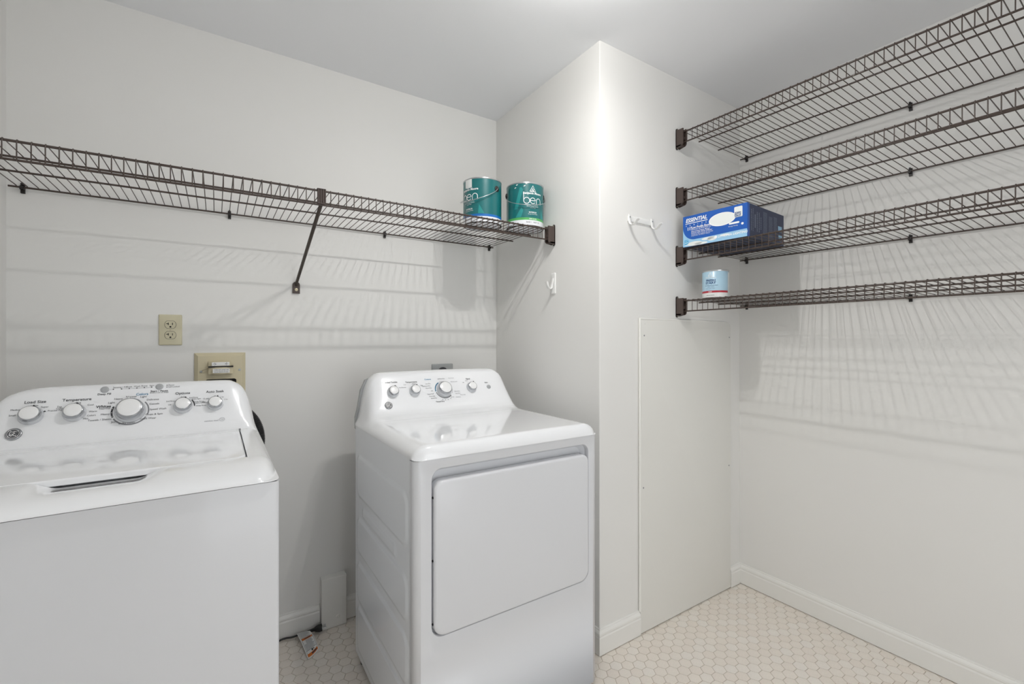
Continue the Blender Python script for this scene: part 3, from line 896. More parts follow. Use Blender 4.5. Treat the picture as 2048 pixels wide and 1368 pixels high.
put2d(dk, stroke2d(arc2d(0, 0, 0.0425, 155, 203, 20), 0.0042), c0)
put2d(gy, stroke2d(arc2d(0, 0, 0.0425, 210, 330, 40), 0.0036), c0)
put2d(gy, stroke2d(arc2d(0, 0, 0.0425, -20, 40, 20), 0.0032), c0)
c1 = wface.placer(-0.2145, 1.037, 0.0011)
wh = MB()
for a in (165, 182, 198): put2d(wh, poly2d([(0.0425 * math.cos(math.radians(a)) + q[0], 0.0425 * math.sin(math.radians(a)) + q[1]) for q in arc2d(0, 0, 0.0011, 0, 330, 9)]), c1)
c2 = wface.placer(-0.0879, 1.0415, 0.0008)
put2d(dk, stroke2d(arc2d(0, 0, 0.0295, -2, 42, 16), 0.0034), c2)
obj('control_lettering', dk, 'ink', wtop, normals=False)
obj('grey_lettering', gy, 'ink_soft', wtop, normals=False)
obj('blue_lettering', bl, 'ink_blue', wtop, normals=False)
obj('dial_dots', wh, 'cap', wtop, normals=False)

# ribbed drain hose looping behind the washer
pts = []
for k in range(120):
    t = k / 119
    if t < 0.75:
        a = math.radians(200 - 215 * t / 0.75)
        pts.append((0.030 + 0.1080 * math.cos(a), 1.925 + 0.03 * math.sin(a * 0.5), 0.880 + 0.130 * math.sin(a)))
    else:
        q = pts[89]; s_ = (t - 0.75) / 0.25
        pts.append((q[0] - 0.012 * s_, q[1] - 0.01 * s_, q[2] - (q[2] - 0.0170) * s_))
fine = []
for i in range(len(pts) - 1):
    for s_ in (0, 1 / 3, 2 / 3): fine.append(tuple(pts[i][c] + (pts[i + 1][c] - pts[i][c]) * s_ for c in range(3)))
m = MB().tube(fine, [0.0155 if i % 3 == 0 else 0.0135 for i in range(len(fine))], 14)
hs = obj('drain_hose', m, 'black', None, smooth=25)
tag(hs, 'black ribbed drain hose looping out from behind the washing machine', 'hose')

# ------------------------------------------------------------------ wire shelves
RW, RR = 0.00145, 0.0031
def wire_shelf(label, axis, u0, u1, pitch, rails, zfront, zback, clips, phase, starts, group):
    """axis 'x': runs along x with depth in y ; axis 'y': runs along y with depth in x.
    rails = (front, second, third, back) depth positions; front faces the room (smaller value)"""
    P = (lambda u, v, z: Vector((u, v, z))) if axis == 'x' else (lambda u, v, z: Vector((v, u, z)))
    um = (u0 + u1) / 2
    vf, vb = rails[0], rails[3]
    zfun = zback
    root = thing('wire_shelf', label, 'wire shelf', P(um, rails[3], zfun(um)), 0, group)
    zat = lambda u, v: zfront(u) + (zback(u) - zfront(u)) * (v - vf) / (vb - vf)
    def rail(name, v, dz, s, r=RR):
        a, b = s
        m = MB().tube([P(a + (b - a) * k / 6, v, zat(a + (b - a) * k / 6, v) + dz) for k in range(7)], r, 10)
        return obj(name, m, 'wire', root, smooth=60)
    rail('front_rail', vf, 0, starts[0], 0.0034)
    rail('lip_rail', vf, -0.0465, starts[0])
    rail('middle_rail', rails[1], 0, starts[1])
    rail('middle_rail', rails[2], 0, starts[2])
    rail('back_rail', vb, 0, starts[3])
    # one bent cross wire, shared by all
    path = [(vb - vb, 0.0043), (vf - vb + 0.001, 0.0043)]
    for k in range(1, 5):
        a = 0.5 * PI * k / 4
        path.append((vf - vb + 0.001 - 0.0055 * math.sin(a), 0.0043 - 0.0055 * (1 - math.cos(a))))
    path.append((vf - vb - 0.0045, -0.050))
    pts = [P(0, v, z) for v, z in path]
    me = MB().tube(pts, RW, 6).mesh('cross_wire'); finish(me, 60); me.materials.append(M['wire'])
    n = int((u1 - phase) / pitch)
    k = 0
    u = phase
    while u > u0: u -= pitch
    u += pitch
    while u < u1:
        o = bpy.data.objects.new('cross_wire', me)
        COL.objects.link(o); o.parent = root
        o.location = P(u, vb, zfun(u)) - root.location
        th = math.asin((zfront(u) - zback(u)) / (vb - vf))
        o.rotation_euler = (-th, 0, 0) if axis == 'x' else (0, th, 0)
        u += pitch
    for uc in clips:
        z = zfun(uc)
        m = MB()
        def bx(a, b, c, d, e_, f):
            p0, p1 = P(a, c, e_), P(b, d, f)
            m.box(min(p0.x, p1.x), max(p0.x, p1.x), min(p0.y, p1.y), max(p0.y, p1.y), e_, f)
        wall = Y_BACK if axis == 'x' else X_RIGHT
        bx(uc - 0.005, uc + 0.005, vb + 0.0035, wall - 0.0005, z - 0.018, z + 0.012)
        bx(uc - 0.005, uc + 0.005, vb - 0.0065, vb + 0.0035, z - 0.0075, z - 0.0036)
        bx(uc - 0.0045, uc + 0.0045, vb - 0.0068, vb - 0.0036, z - 0.0075, z + 0.004)
        c = obj('wall_clip', m, 'clip', root)
        m = MB().tube([P(uc, vb - 0.004, z + 0.011), P(uc, vb + 0.004, z + 0.010)], 0.0035, 8)
        obj('clip_pin', m, 'clip', c, smooth=50)
    return root, P

def end_bracket(root, P, wall_u, sgn, vf, z, tilt=0.0):
    """moulded cup holding the front rail end ; wall_u = wall plane, sgn = direction from wall into the room along the shelf"""
    m = MB()
    d = 0.038
    v0, v1 = vf - 0.0145, vf + 0.0135
    z0, z1 = z - 0.064, z + 0.012
    def bx(a, b, c, e_, f, g):
        p0, p1 = P(a, c, f), P(b, e_, g)
        m.box(min(p0.x, p1.x), max(p0.x, p1.x), min(p0.y, p1.y), max(p0.y, p1.y), f, g)
    w = wall_u + sgn * 0.0006
    bx(w, w + sgn * 0.004, v0, v1, z0 - 0.003, z1)                      # back plate
    for (a, b) in ((v0, v0 + 0.006), (v1 - 0.005, v1)):
        # cheeks with a rounded lower outer corner
        r_ = 0.012
        out = [(w, z0 - 0.004), (w + sgn * (d - r_), z0)] + [(w + sgn * (d - r_ + r_ * math.sin(t)), z0 + r_ - r_ * math.cos(t)) for t in [0.5 * PI * k / 5 for k in range(1, 6)]] + [(w + sgn * d, z1), (w, z1)]
        ring = [P(q[0], a, q[1]) for q in out]; ring2 = [P(q[0], b, q[1]) for q in out]
        m.loft([ring, ring2])
    bx(w, w + sgn * (d - 0.010), v0, v1, z0, z0 + 0.006)                        # floor of the cup
    bx(w, w + sgn * (d - 0.004), v0 + 0.006, v1 - 0.005, z - 0.036, z - 0.030 + 0.006)
    b = obj('end_bracket', m, 'bracket', root, smooth=30)
    m = MB()
    e0 = P(w, vf - 0.0075, z1 + 0.003); ax = P(sgn, 0, 0)
    m.lathe([(0.0068, 0), (0.0068, 0.004), (0.0055, 0.0055)], e0, ax, 16)
    e1 = P(w, vf - 0.0075, z0 - 0.003)
    m.lathe([(0.0068, 0), (0.0068, 0.004), (0.0055, 0.0055)], e1, ax, 16)
    ears = obj('bracket_ear', m, 'clip', b, smooth=40)
    for q in (e0, e1):
        m = MB().lathe([(0.0030, 0.004), (0.0030, 0.0062), (0.0012, 0.0070)], q, ax, 10)
        obj('screw', m, 'screw', b, smooth=40)
    return b

# long shelf above the machines
zb = lambda u: 1.7445 + 0.002 * (u + 0.56) / 1.8
zbf = lambda u: 1.7472 - 0.0058 * ((u - 0.75) / 1.2) ** 2      # the front edge sags a little at the far end
bs, PB = wire_shelf('long brown wire shelf on the back wall above the washing machine and dryer', 'x', -0.55, 1.258, 0.0254, (1.613, 1.754, 1.906, 2.099), zbf, zb,
                    (-0.528, 0.043, 0.661, 1.228), -0.4398, ((-0.562, 1.272), (-0.552, 1.252), (-0.556, 1.250), (-0.560, 1.250)), None)
end_bracket(bs, PB, X_CHASE, -1, 1.611, zb(1.2))
end_bracket(bs, PB, X_LEFT, 1, 1.611, zb(-0.5))
# diagonal support brace
m = MB()
q0, q1 = Vector((0.2925, 1.6160, zb(0.3) - 0.044)), Vector((0.283, 2.098, 1.490))
m.tube([q0 + Vector((0, 0.002, 0.01)), q0, q0.lerp(q1, 0.5), q1, q1 + Vector((0, 0.006, -0.012))], [0.0055, 0.0062, 0.0062, 0.0060, 0.005], 10)
br = obj('support_brace', m, 'brown_steel', bs, smooth=50)
out = [(0.2685, 1.446), (0.2965, 1.446), (0.2965, 1.482)] + [(0.2825 + 0.014 * math.cos(a), 1.482 + 0.014 * math.sin(a)) for a in [PI * k / 8 for k in range(1, 8)]] + [(0.2685, 1.482)]
foot = obj('brace_foot', MB().prism(out, 0.008, (Vector((0, Y_BACK - 0.0085, 0)), Vector((1, 0, 0)), Vector((0, 0, 1)), Vector((0, 1, 0)))), 'bracket', br, smooth=30)
obj('screw', MB().lathe([(0.0065, 0), (0.0063, 0.0015), (0.003, 0.0022), (0.0018, 0.0010)], (0.2825, Y_BACK - 0.0085, 1.462), (0, -1, 0), 16), 'screw', br, smooth=40)
m = MB()
zt = zb(0.3)
m.box(0.2795, 0.3065, 1.6060, 1.6095, zt - 0.040, zt + 0.006)
for k in range(4): m.tube([(0.2820 + 0.0073 * k, 1.6055, zt - 0.0395), (0.2820 + 0.0073 * k, 1.6055, zt + 0.0060)], 0.0020, 8)
m.box(0.2795, 0.3065, 1.6060, 1.6200, zt + 0.0042, zt + 0.0072)
m.box(0.2820, 0.3040, 1.6060, 1.6200, zt - 0.0435, zt - 0.0400)
obj('brace_clip', m, 'bracket', bs, smooth=40)

# four shelves on the other wall
RAILS = (1.7625, 1.904, 2.058, 2.2515)
hts = [(2.1865, 0.0245, 2.1735, 0.0236), (1.9215, 0.0134, 1.9155, 0.018), (1.6550, 0.0, 1.6550, 0.0165), (1.4250, 0.001, 1.4220, 0.010)]   # front z at y=1.3, fall per metre; back likewise
names = ['topmost brown wire shelf of the four, close under the ceiling', 'second brown wire shelf from the top, empty, above the blue box',
         'brown wire shelf holding the blue printed box, third from the top', 'lowest brown wire shelf of the four, holding the small pale blue can']
for i, ((za, fa, zc, fc), lab) in enumerate(zip(hts, names)):
    zf = (lambda z_, f_: (lambda u: z_ - f_ * (1.30 - u)))(za, fa)
    zr = (lambda z_, f_: (lambda u: z_ - f_ * (1.30 - u)))(zc, fc)
    root, PP = wire_shelf(lab, 'y', -0.22, 1.302, 0.0254, RAILS, zf, zr, (1.274, 0.625, 0.02), 0.6278,
                          ((-0.22, 1.312), (-0.22, 1.304), (-0.22, 1.304), (-0.22, 1.304)), 'wire shelves stacked on one wall')
    end_bracket(root, PP, Y_CHASE, -1, 1.7605, zf(1.30))

# ------------------------------------------------------------------ paint cans
def wrap(mb, shape, r, phi, z0, step=0.004):
    """wrap a flat shape around a vertical cylinder; the shape is cut into narrow columns first so that it follows the curve"""
    vs, fs = shape
    bm = bmesh.new()
    bv = [bm.verts.new((x, y, 0)) for x, y in vs]
    for f in fs:
        try: bm.faces.new([bv[i] for i in f])
        except ValueError: pass
    x0, x1 = min(v[0] for v in vs), max(v[0] for v in vs)
    x = x0 + step
    while x < x1:
        bmesh.ops.bisect_plane(bm, geom=bm.verts[:] + bm.edges[:] + bm.faces[:], plane_co=(x, 0, 0), plane_no=(1, 0, 0))
        x += step
    bm.verts.index_update()
    mb.add([(r * math.cos(phi + v.co.x / r), r * math.sin(phi + v.co.x / r), z0 + v.co.y) for v in bm.verts], [[v.index for v in f.verts] for f in bm.faces])
    bm.free()

def can_shell(root, R, H, wrapmat):
    obj('can_body', MB().lathe([(R * 0.94, 0.0), (R, 0.0025), (R, H - 0.006), (R * 0.985, H - 0.005)], (0, 0, 0), (0, 0, 1), 64), wrapmat, root, smooth=40, local=True)
    prof = [(R, H - 0.0065), (R * 1.022, H - 0.0045), (R * 1.022, H - 0.001), (R * 1.0, H), (R * 0.955, H - 0.001), (R * 0.95, H - 0.005), (0.001, H - 0.0055)]
    obj('lid_rim', MB().lathe(prof, (0, 0, 0), (0, 0, 1), 64), 'can_metal', root, smooth=40, local=True)
    obj('bottom_rim', MB().lathe([(R * 1.004, 0.0038), (R * 1.012, 0.002), (R * 1.004, 0.0), (R * 0.93, 0.0), (R * 0.92, 0.0035), (0.001, 0.0036)], (0, 0, 0), (0, 0, 1), 64), 'clip', root, smooth=40, local=True)

def ben_word(w):
    """thin rounded three-letter word, w = overall width"""
    u = w / 6.35; st = 0.22 * u
    sh = []
    sh.append(stroke2d([(0, 3.6 * u), (0, 1.0 * u)], st))
    sh.append(stroke2d(arc2d(1.0 * u, 1.0 * u, 1.0 * u, 180, 540, 36), st))
    sh.append(stroke2d(arc2d(3.15 * u, 1.0 * u, 0.95 * u, 5, 325, 32), st))
    sh.append(stroke2d([(2.25 * u, 1.05 * u), (4.08 * u, 1.05 * u)], st))
    sh.append(stroke2d([(4.55 * u, 0), (4.55 * u, 1.1 * u)] + arc2d(5.45 * u, 1.1 * u, 0.9 * u, 180, 0, 20) + [(6.35 * u, 1.1 * u), (6.35 * u, 0)], st))
    return [([(x - w / 2, y) for x, y in vs], fs) for vs, fs in sh]

def gallon(label, loc, phi, ear, stripe, base_txt, finish_txt, wire_drop, extra):
    R, H = 0.0845, 0.194
    root = thing('paint_can', label, 'paint can', loc, 0, 'large paint cans on the long shelf')
    wm = bands_material('teal_wrap', [(0, (232, 234, 238)), (0.026, stripe), (0.037, (12, 104, 106))], 0.32, 0.3)
    can_shell(root, R, H, wm)
    w, tl = MB(), MB()
    r1 = R + 0.0006
    wrap(w, text2d('Benjamin Moore', 0.0135, 0.03), r1, phi, 0.1445)
    # mountain mark above the name
    for sh in (stroke2d([(-0.0145, 0), (0, 0.026), (0.0145, 0), (-0.0145, 0)], 0.003), stroke2d([(-0.007, 0.001), (0.0015, 0.016)], 0.0025), stroke2d([(0.0, 0.001), (0.0055, 0.011)], 0.0025), stroke2d([(-0.003, 0.0085), (0.0075, 0.001)], 0.002)):
        wrap(w, sh, r1, phi, 0.152)
    for sh in ben_word(0.084): wrap(w, sh, r1, phi, 0.0985)
    wrap(w, rect2d(-0.028, 0.028, -0.0004, 0.0004), r1, phi, 0.0925)
    wrap(w, text2d('Ultra-Premium Interior', 0.0062, 0.0), r1, phi, 0.0870)
    wrap(w, text2d('Latex Paint', 0.0062, 0.0), r1, phi, 0.0805)
    wrap(w, text2d('INTERIOR', 0.0085, 0.02), r1, phi, 0.0600)
    wrap(w, text2d('Simply Peel & Paint', 0.0058, 0.0), r1, phi, 0.0525)
    wrap(w, text2d(finish_txt, 0.0070, 0.01), r1, phi, 0.0315)
    obj('white_lettering', w, 'white_print', root, local=True, normals=False)
    k = MB()
    wrap(k, text2d(base_txt, 0.0085, 0.0), r1, phi + 0.02, 0.0165)
    obj('dark_lettering', k, 'ink', root, local=True, normals=False)
    for sh, dphi, z in ((poly2d([(-0.022, 0), (-0.006, 0), (0.019, 0.085), (0.012, 0.095), (0.004, 0.095)]), -0.75, 0.075), (poly2d([(0.0, 0), (0.028, 0), (0.004, 0.040)]), 0.52, 0.0385), (poly2d([(-0.05, 0), (-0.024, 0), (-0.014, 0.03), (-0.022, 0.045)]), -0.35, 0.0385)):
        wrap(tl, sh, R + 0.0004, phi + dphi, z)
    obj('mountain_print', tl, 'teal_light', root, local=True, normals=False)
    if extra == 'sticker':
        s_ = MB(); wrap(s_, rect2d(-0.020, 0.020, 0, 0.036), R + 0.0009, phi - 0.05, 0.1535)
        obj('white_sticker', s_, 'label_white', root, local=True, normals=False)
        s_ = MB(); wrap(s_, rect2d(-0.02, 0.016, 0.004, 0.182), R + 0.0009, phi + 2.36, 0.0)
        obj('white_sticker', s_, 'label_white', root, local=True, normals=False)
    else:
        s_ = MB()
        for (dp, z, a) in ((-0.95, 0.170, 0.4), (-0.86, 0.182, 0.2), (-0.45, 0.176, 0.5), (-0.35, 0.186, 0.0)):
            wrap(s_, poly2d([(x * math.cos(a) - y * math.sin(a), x * math.sin(a) + y * math.cos(a)) for x, y in arc2d(0, 0, 0.005, 0, 330, 10, 0.002)]), R + 0.0008, phi + dp, z)
        obj('paint_splash', s_, 'label_white', root, local=True, normals=False)
    # ears and bail
    for a in (ear, ear + PI):
        d = Vector((math.cos(a), math.sin(a), 0))
        m = MB().lathe([(0.0125, -0.001), (0.0125, 0.002), (0.010, 0.004), (0.005, 0.0055), (0.002, 0.006)], d * R + Vector((0, 0, 0.152)), d, 24)
        obj('handle_ear', m, 'clip', root, smooth=40, local=True)
    pts = []
    RB = R + 0.006
    for k in range(41):
        a = ear + wire_drop[0] * PI * k / 40
        s_ = math.sin(PI * k / 40)
        pts.append((RB * (1 + 0.10 * s_) * math.cos(a), RB * (1 + 0.10 * s_) * math.sin(a), 0.152 - wire_drop[1] * s_ ** 0.8 if s_ > 1e-6 else 0.152))
    obj('wire_handle', MB().tube(pts, 0.0015, 8), 'can_metal', root, smooth=60, local=True)
    return root

zc = zbf(1.0) + 0.0043 + RW
gallon('green paint can with a blue stripe, the one nearer the middle of the long shelf', (0.993, 1.762, zc), math.radians(-162), math.radians(-72), (18, 106, 186), 'BASE 1   N551 1X', 'EGGSHELL', (-1, 0.062), 'sticker')
gallon('green paint can with a light green stripe, in the corner of the long shelf', (1.186, 1.708, zc), math.radians(-100), math.radians(-205), (84, 172, 92), "BASE 1   N627 1X", 'SEMI-GLOSS', (1, 0.064), 'splash')

# quart can on the lowest shelf
R, H = 0.054, 0.122
qc = thing('paint_can', 'small pale blue can with a red band on the lowest shelf', 'paint can', (1.842, 1.180, 1.4242 + 0.0043 + RW))
qm = bands_material('pale_blue_wrap', [(0, (232, 232, 230)), (0.0225, (178, 38, 54)), (0.0315, (172, 204, 222))], 0.32, 0.2)
can_shell(qc, R, H, qm)
cphi = math.atan2(-1.180, -1.842)
phi = cphi - 0.35
r1 = R + 0.0006
w = MB()
for sh in (stroke2d([(-0.0080, 0), (0, 0.0150), (0.0080, 0), (-0.0080, 0)], 0.0030),): wrap(w, sh, r1, phi - 0.05, 0.0955, 0.003)
wrap(w, text2d('Benjamin Moore', 0.0068, 0.02), r1, phi - 0.02, 0.0895, 0.003)
wrap(w, text2d('PRIMER', 0.0048, 0.02), r1, phi - 0.05, 0.0270, 0.003)
obj('white_lettering', w, 'white_print', qc, local=True, normals=False)
w = MB()
for body, z in (('FRESH', 0.0765), ('START', 0.0655)): wrap(w, text2d(body, 0.0125, 0.03, 'CENTER', 1.22), r1, phi - 0.03, z, 0.003)
wrap(w, text2d('High-Hiding All Purpose Primer', 0.0044, 0.01), r1, phi + 0.02, 0.0550, 0.003)
wrap(w, text2d('Interior / Exterior', 0.0040, 0.0), r1, phi, 0.0480, 0.003)
wrap(w, text2d('Adheres to glossy surfaces', 0.0036, 0.0), r1, phi - 0.05, 0.0415, 0.003)
obj('navy_lettering', w, 'navy', qc, local=True, normals=False)
w = MB(); wrap(w, text2d('N046 00 WHITE', 0.0050, 0.0), r1, phi - 0.05, 0.0125, 0.003)
obj('dark_lettering', w, 'ink', qc, local=True, normals=False)
w = MB(); wrap(w, rect2d(0, 0.034, 0.004, 0.112), r1 - 0.0002, cphi + 1.10, 0, 0.003)
obj('white_label_end', w, 'label_white', qc, local=True, normals=False)

# ------------------------------------------------------------------ printed carton on the third shelf
BL, BD, BH = 0.281, 0.330, 0.1340      # front length (along y), depth (along x), height
bx_ = thing('light_fixture_box', 'blue cardboard box of a round ceiling light, white oval on its front', 'box', (1.741, 1.271, 1.6550 + 0.0043 + RW), math.radians(-86.0))
# local frame: x runs along the front face from the far end, y runs into the shelf, z up
m = MB()
m.box(0, BL, 0.0, BD, 0, BH)
bo = obj('carton', m, 'box_navy', bx_, local=True)
bv = bpy.data.objects['carton']
ft = MB().box(-0.0003, BL + 0.0003, -0.0008, 0.0, 0, BH + 0.0003)
obj('front_print', ft, 'box_blue', bx_, local=True)
fp = lambda off: (lambda x, z: (x, -0.0008 - off, z * BH / 0.1455))
# sky band with its curved upper edge
up = [(0.0, 0.092)] + [(0.0 + 0.055 * (1 - math.cos(t)), 0.092 - 0.062 * math.sin(t)) for t in [0.5 * PI * k / 10 for k in range(1, 11)]] + [(0.12, 0.030), (0.20, 0.0325), (BL - 0.001, 0.034), (BL - 0.001, 0.0), (0.0, 0.0)]
m = MB(); put2d(m, poly2d(up), fp(0.0003)); obj('sky_print', m, 'box_sky', bx_, local=True, normals=False)
m = MB()
for (cx, cz, rx, rz) in ((0.12, 0.022, 0.032, 0.007), (0.135, 0.018, 0.02, 0.009), (0.055, 0.010, 0.035, 0.010), (0.085, 0.006, 0.03, 0.006), (0.19, 0.024, 0.02, 0.004)):
    put2d(m, poly2d(arc2d(cx, cz, rx, 0, 345, 23, rz)), fp(0.0005))
obj('cloud_print', m, 'label_white', bx_, local=True, normals=False)
m = MB()
def ft_(body, x, z, s, b=0.01, al='LEFT', sq=1.0, sh=0.0): put2d(m, text2d(body, s, b, al, sq, sh), fp(0.0008))
def ftx(body, x, z, s, b=0.01, al='LEFT', sq=1.0, sh=0.0):
    vs, fs = text2d(body, s, b, al, sq, sh)
    put2d(m, ([(a + x, c + z) for a, c in vs], fs), fp(0.0008))
ftx('ESSENTIAL', 0.013, 0.123, 0.0245, 0.03, 'LEFT', 0.86, 0.25)
put2d(m, rect2d(0.012, 0.115, 0.1075, 0.1105), fp(0.0008))
for k, ch in enumerate('SERIES'): ftx(ch, 0.014 + 0.0185 * k, 0.099, 0.0085, 0.01)
ftx('11"', 0.020, 0.083, 0.0200, 0.03, 'LEFT', 0.9)
ftx('Low Profile Round', 0.040, 0.0855, 0.0150, 0.02, 'LEFT', 0.80, 0.2)
ftx('Redondo de Perfil Bajo de 11"', 0.040, 0.0765, 0.0085, 0.0)
ftx('Fluorescent Flush Mount', 0.040, 0.0680, 0.0085, 0.01)
ftx('Fixture with White Diffuser', 0.040, 0.0605, 0.0085, 0.01)
ftx('Accesorio fluorescente de montaje', 0.040, 0.0535, 0.0070, 0.0)
ftx('empotrado con difusor blanco', 0.040, 0.0475, 0.0070, 0.0)
ftx('Energy Saving', 0.205, 0.0560, 0.0070, 0.0)
ftx('LITHONIA LIGHTING', 0.160, 0.0205, 0.0140, 0.025, 'LEFT', 0.92, 0.2)
put2d(m, poly2d(arc2d(0.151, 0.0210, 0.0066, 0, 345, 23)), fp(0.0008))
put2d(m, poly2d(arc2d(0.262, 0.0590, 0.0052, 0, 345, 23)), fp(0.0008))
put2d(m, poly2d(rrect(0.207, 0.250, 0.0640, 0.0720, 0.0039, 4)), fp(0.0008))
obj('white_lettering', m, 'white_print', bx_, local=True, normals=False)
m = MB(); put2d(m, poly2d(arc2d(0.178, 0.0965, 0.057, 0, 352, 44, 0.0295)), fp(0.0007))
obj('lamp_picture', m, 'white_print', bx_, local=True, normals=False)
m = MB(); put2d(m, poly2d(arc2d(0.178, 0.0975, 0.0535, 0, 352, 44, 0.0265)), fp(0.0009))
obj('lamp_picture', m, 'label_white', bx_, local=True, normals=False)
m = MB(); put2d(m, poly2d(rrect(0.2295, 0.2625, 0.0905, 0.1365, 0.004, 4)), fp(0.0012)); obj('badge_print', m, 'label_white', bx_, local=True, normals=False)
m = MB(); put2d(m, rect2d(0.2310, 0.2560, 0.0920, 0.1130), fp(0.0014)); obj('badge_print', m, 'navy', bx_, local=True, normals=False)
m = MB()
for k, t_ in enumerate(('BUILT-IN', 'LAMP', 'INCLUDED')):
    vs, fs = text2d(t_, 0.0070 if k != 1 else 0.0085, 0.01); put2d(m, ([(a + 0.2435, c + 0.1085 - 0.0065 * k) for a, c in vs], fs), fp(0.0016))
obj('badge_lettering', m, 'white_print', bx_, local=True, normals=False)
m = MB(); put2d(m, rect2d(0.008, 0.026, 0.012, 0.032), fp(0.0008)); obj('energy_mark', m, 'box_cyan', bx_, local=True, normals=False)
m = MB(); put2d(m, rect2d(0.0095, 0.0245, 0.0170, 0.0200), fp(0.0010)); put2d(m, stroke2d([(0.011, 0.024), (0.016, 0.029), (0.018, 0.025), (0.0235, 0.029)], 0.0016), fp(0.0010)); put2d(m, rect2d(0.012, 0.034, 0.006, 0.0085), fp(0.0010)); obj('energy_lettering', m, 'white_print', bx_, local=True, normals=False)
# blue corner fold and the faded print of the end panel (faces the room entrance)
obj('corner_fold', MB().box(BL, BL + 0.0007, -0.0008, 0.017, 0, BH + 0.0003), 'box_blue', bx_, local=True)
ep = lambda off: (lambda y, z: (BL + off, y * BD / 0.30, z * BH / 0.1455))
m = MB()
random.seed(3)
for (y, z0, z1, wd, dens) in ((0.030, 0.03, 0.125, 0.004, 1), (0.042, 0.028, 0.130, 0.003, 1), (0.058, 0.045, 0.105, 0.007, 0), (0.074, 0.03, 0.118, 0.005, 1), (0.090, 0.03, 0.118, 0.005, 1), (0.104, 0.045, 0.100, 0.004, 1)):
    if dens == 0: put2d(m, poly2d(rrect(y - wd / 2, y + wd / 2, z0, z1, 0.003, 3)), ep(0.0006)); continue
    z = z0
    while z < z1:
        l = random.uniform(0.003, 0.010)
        put2d(m, rect2d(y - wd / 2, y + wd / 2, z, min(z1, z + l)), ep(0.0006)); z += l + 0.0018
for (y0, y1, z0, z1) in ((0.122, 0.155, 0.03, 0.128), (0.168, 0.200, 0.025, 0.118), (0.210, 0.238, 0.045, 0.122)):
    z = z0
    while z < z1:
        yy = y0
        while yy < y1 - 0.002:
            l = random.uniform(0.002, 0.007)
            put2d(m, rect2d(yy, min(y1, yy + l), z, z + 0.0014), ep(0.0006)); yy += l + 0.0012
        z += 0.0036
obj('end_lettering', m, 'box_text', bx_, local=True, normals=False)
m = MB(); put2d(m, rect2d(0.248, 0.282, 0.060, 0.088), ep(0.0006)); put2d(m, rect2d(0.252, 0.284, 0.030, 0.050), ep(0.0006)); obj('end_mark', m, 'box_sky', bx_, local=True, normals=False)

# ------------------------------------------------------------------ wall outlet (two receptacles)
def slab_front(mb, outline, y_wall, y_front, bev, steps=3): return soft_slab(mb, outline, y_wall, y_front, bev, XZ, steps)
ox, oz = -0.1435, 1.2865
ol = thing('wall_outlet', 'ivory duplex wall outlet above the washing machine', 'outlet', (ox, Y_BACK, oz))
obj('cover_plate', slab_front(MB(), rrect(ox - 0.035, ox + 0.035, oz - 0.057, oz + 0.057, 0.003, 3), Y_BACK - 0.0003, Y_BACK - 0.0065, 0.004), 'ivory', ol, smooth=50)
for dz in (0.0195, -0.0195):
    cz = oz + dz
    prof = arc2d(0, 0, 0.0172, 0, 360, 36)
    pts = [(ox + x, cz + max(-0.0142, min(0.0142, z))) for x, z in prof[:-1]]
    m = MB(); put2d(m, stroke2d(pts + [pts[0], pts[1]], 0.0011), lambda x, z: (x, Y_BACK - 0.0067, z))
    rc_ = obj('receptacle', m, 'ink', ol, normals=False)
    m = MB().prism([(x * 0.96 + ox * 0.04, z * 0.96 + cz * 0.04) for x, z in pts], 0.0015, (Vector((0, Y_BACK - 0.0078, 0)), XZ[1], XZ[2], XZ[3]))
    obj('receptacle_face', m, 'ivory', rc_)
    m = MB()
    pl = lambda x, z: (x, Y_BACK - 0.0081, z)
    put2d(m, rect2d(ox - 0.0072, ox - 0.0050, cz - 0.0015, cz + 0.0075), pl)
    put2d(m, rect2d(ox - 0.0125, ox - 0.0060, cz + 0.0020, cz + 0.0042), pl)
    put2d(m, rect2d(ox + 0.0052, ox + 0.0074, cz - 0.0010, cz + 0.0070), pl)
    put2d(m, poly2d(arc2d(ox, cz - 0.0080, 0.0030, 0, 345, 15)), pl)
    obj('socket_slots', m, 'dark', rc_, normals=False)
obj('plate_screw', MB().lathe([(0.0026, 0), (0.0026, 0.0012), (0.001, 0.0016)], (ox, Y_BACK - 0.0063, oz), (0, -1, 0), 12), 'screw', ol, smooth=40)

# ------------------------------------------------------------------ washer valve box in the wall
vb_ = thing('washer_valve_box', 'beige recessed washer water valve box with a lever, behind the washing machine', 'valve box', (0.013, Y_BACK, 1.07))
VX0, VX1, VZ0, VZ1 = -0.071, 0.097, 0.945, 1.199
m = MB()
yb_, yf_ = Y_BACK - 0.0004, Y_BACK - 0.016
def ringx(i, y): return [(VX0 + i, y, VZ0 + i), (VX1 - i, y, VZ0 + i), (VX1 - i, y, VZ1 - i), (VX0 + i, y, VZ1 - i)]
m.loft([ringx(0, yb_), ringx(0, yb_ - 0.004), ringx(0.012, yf_)], True, False)
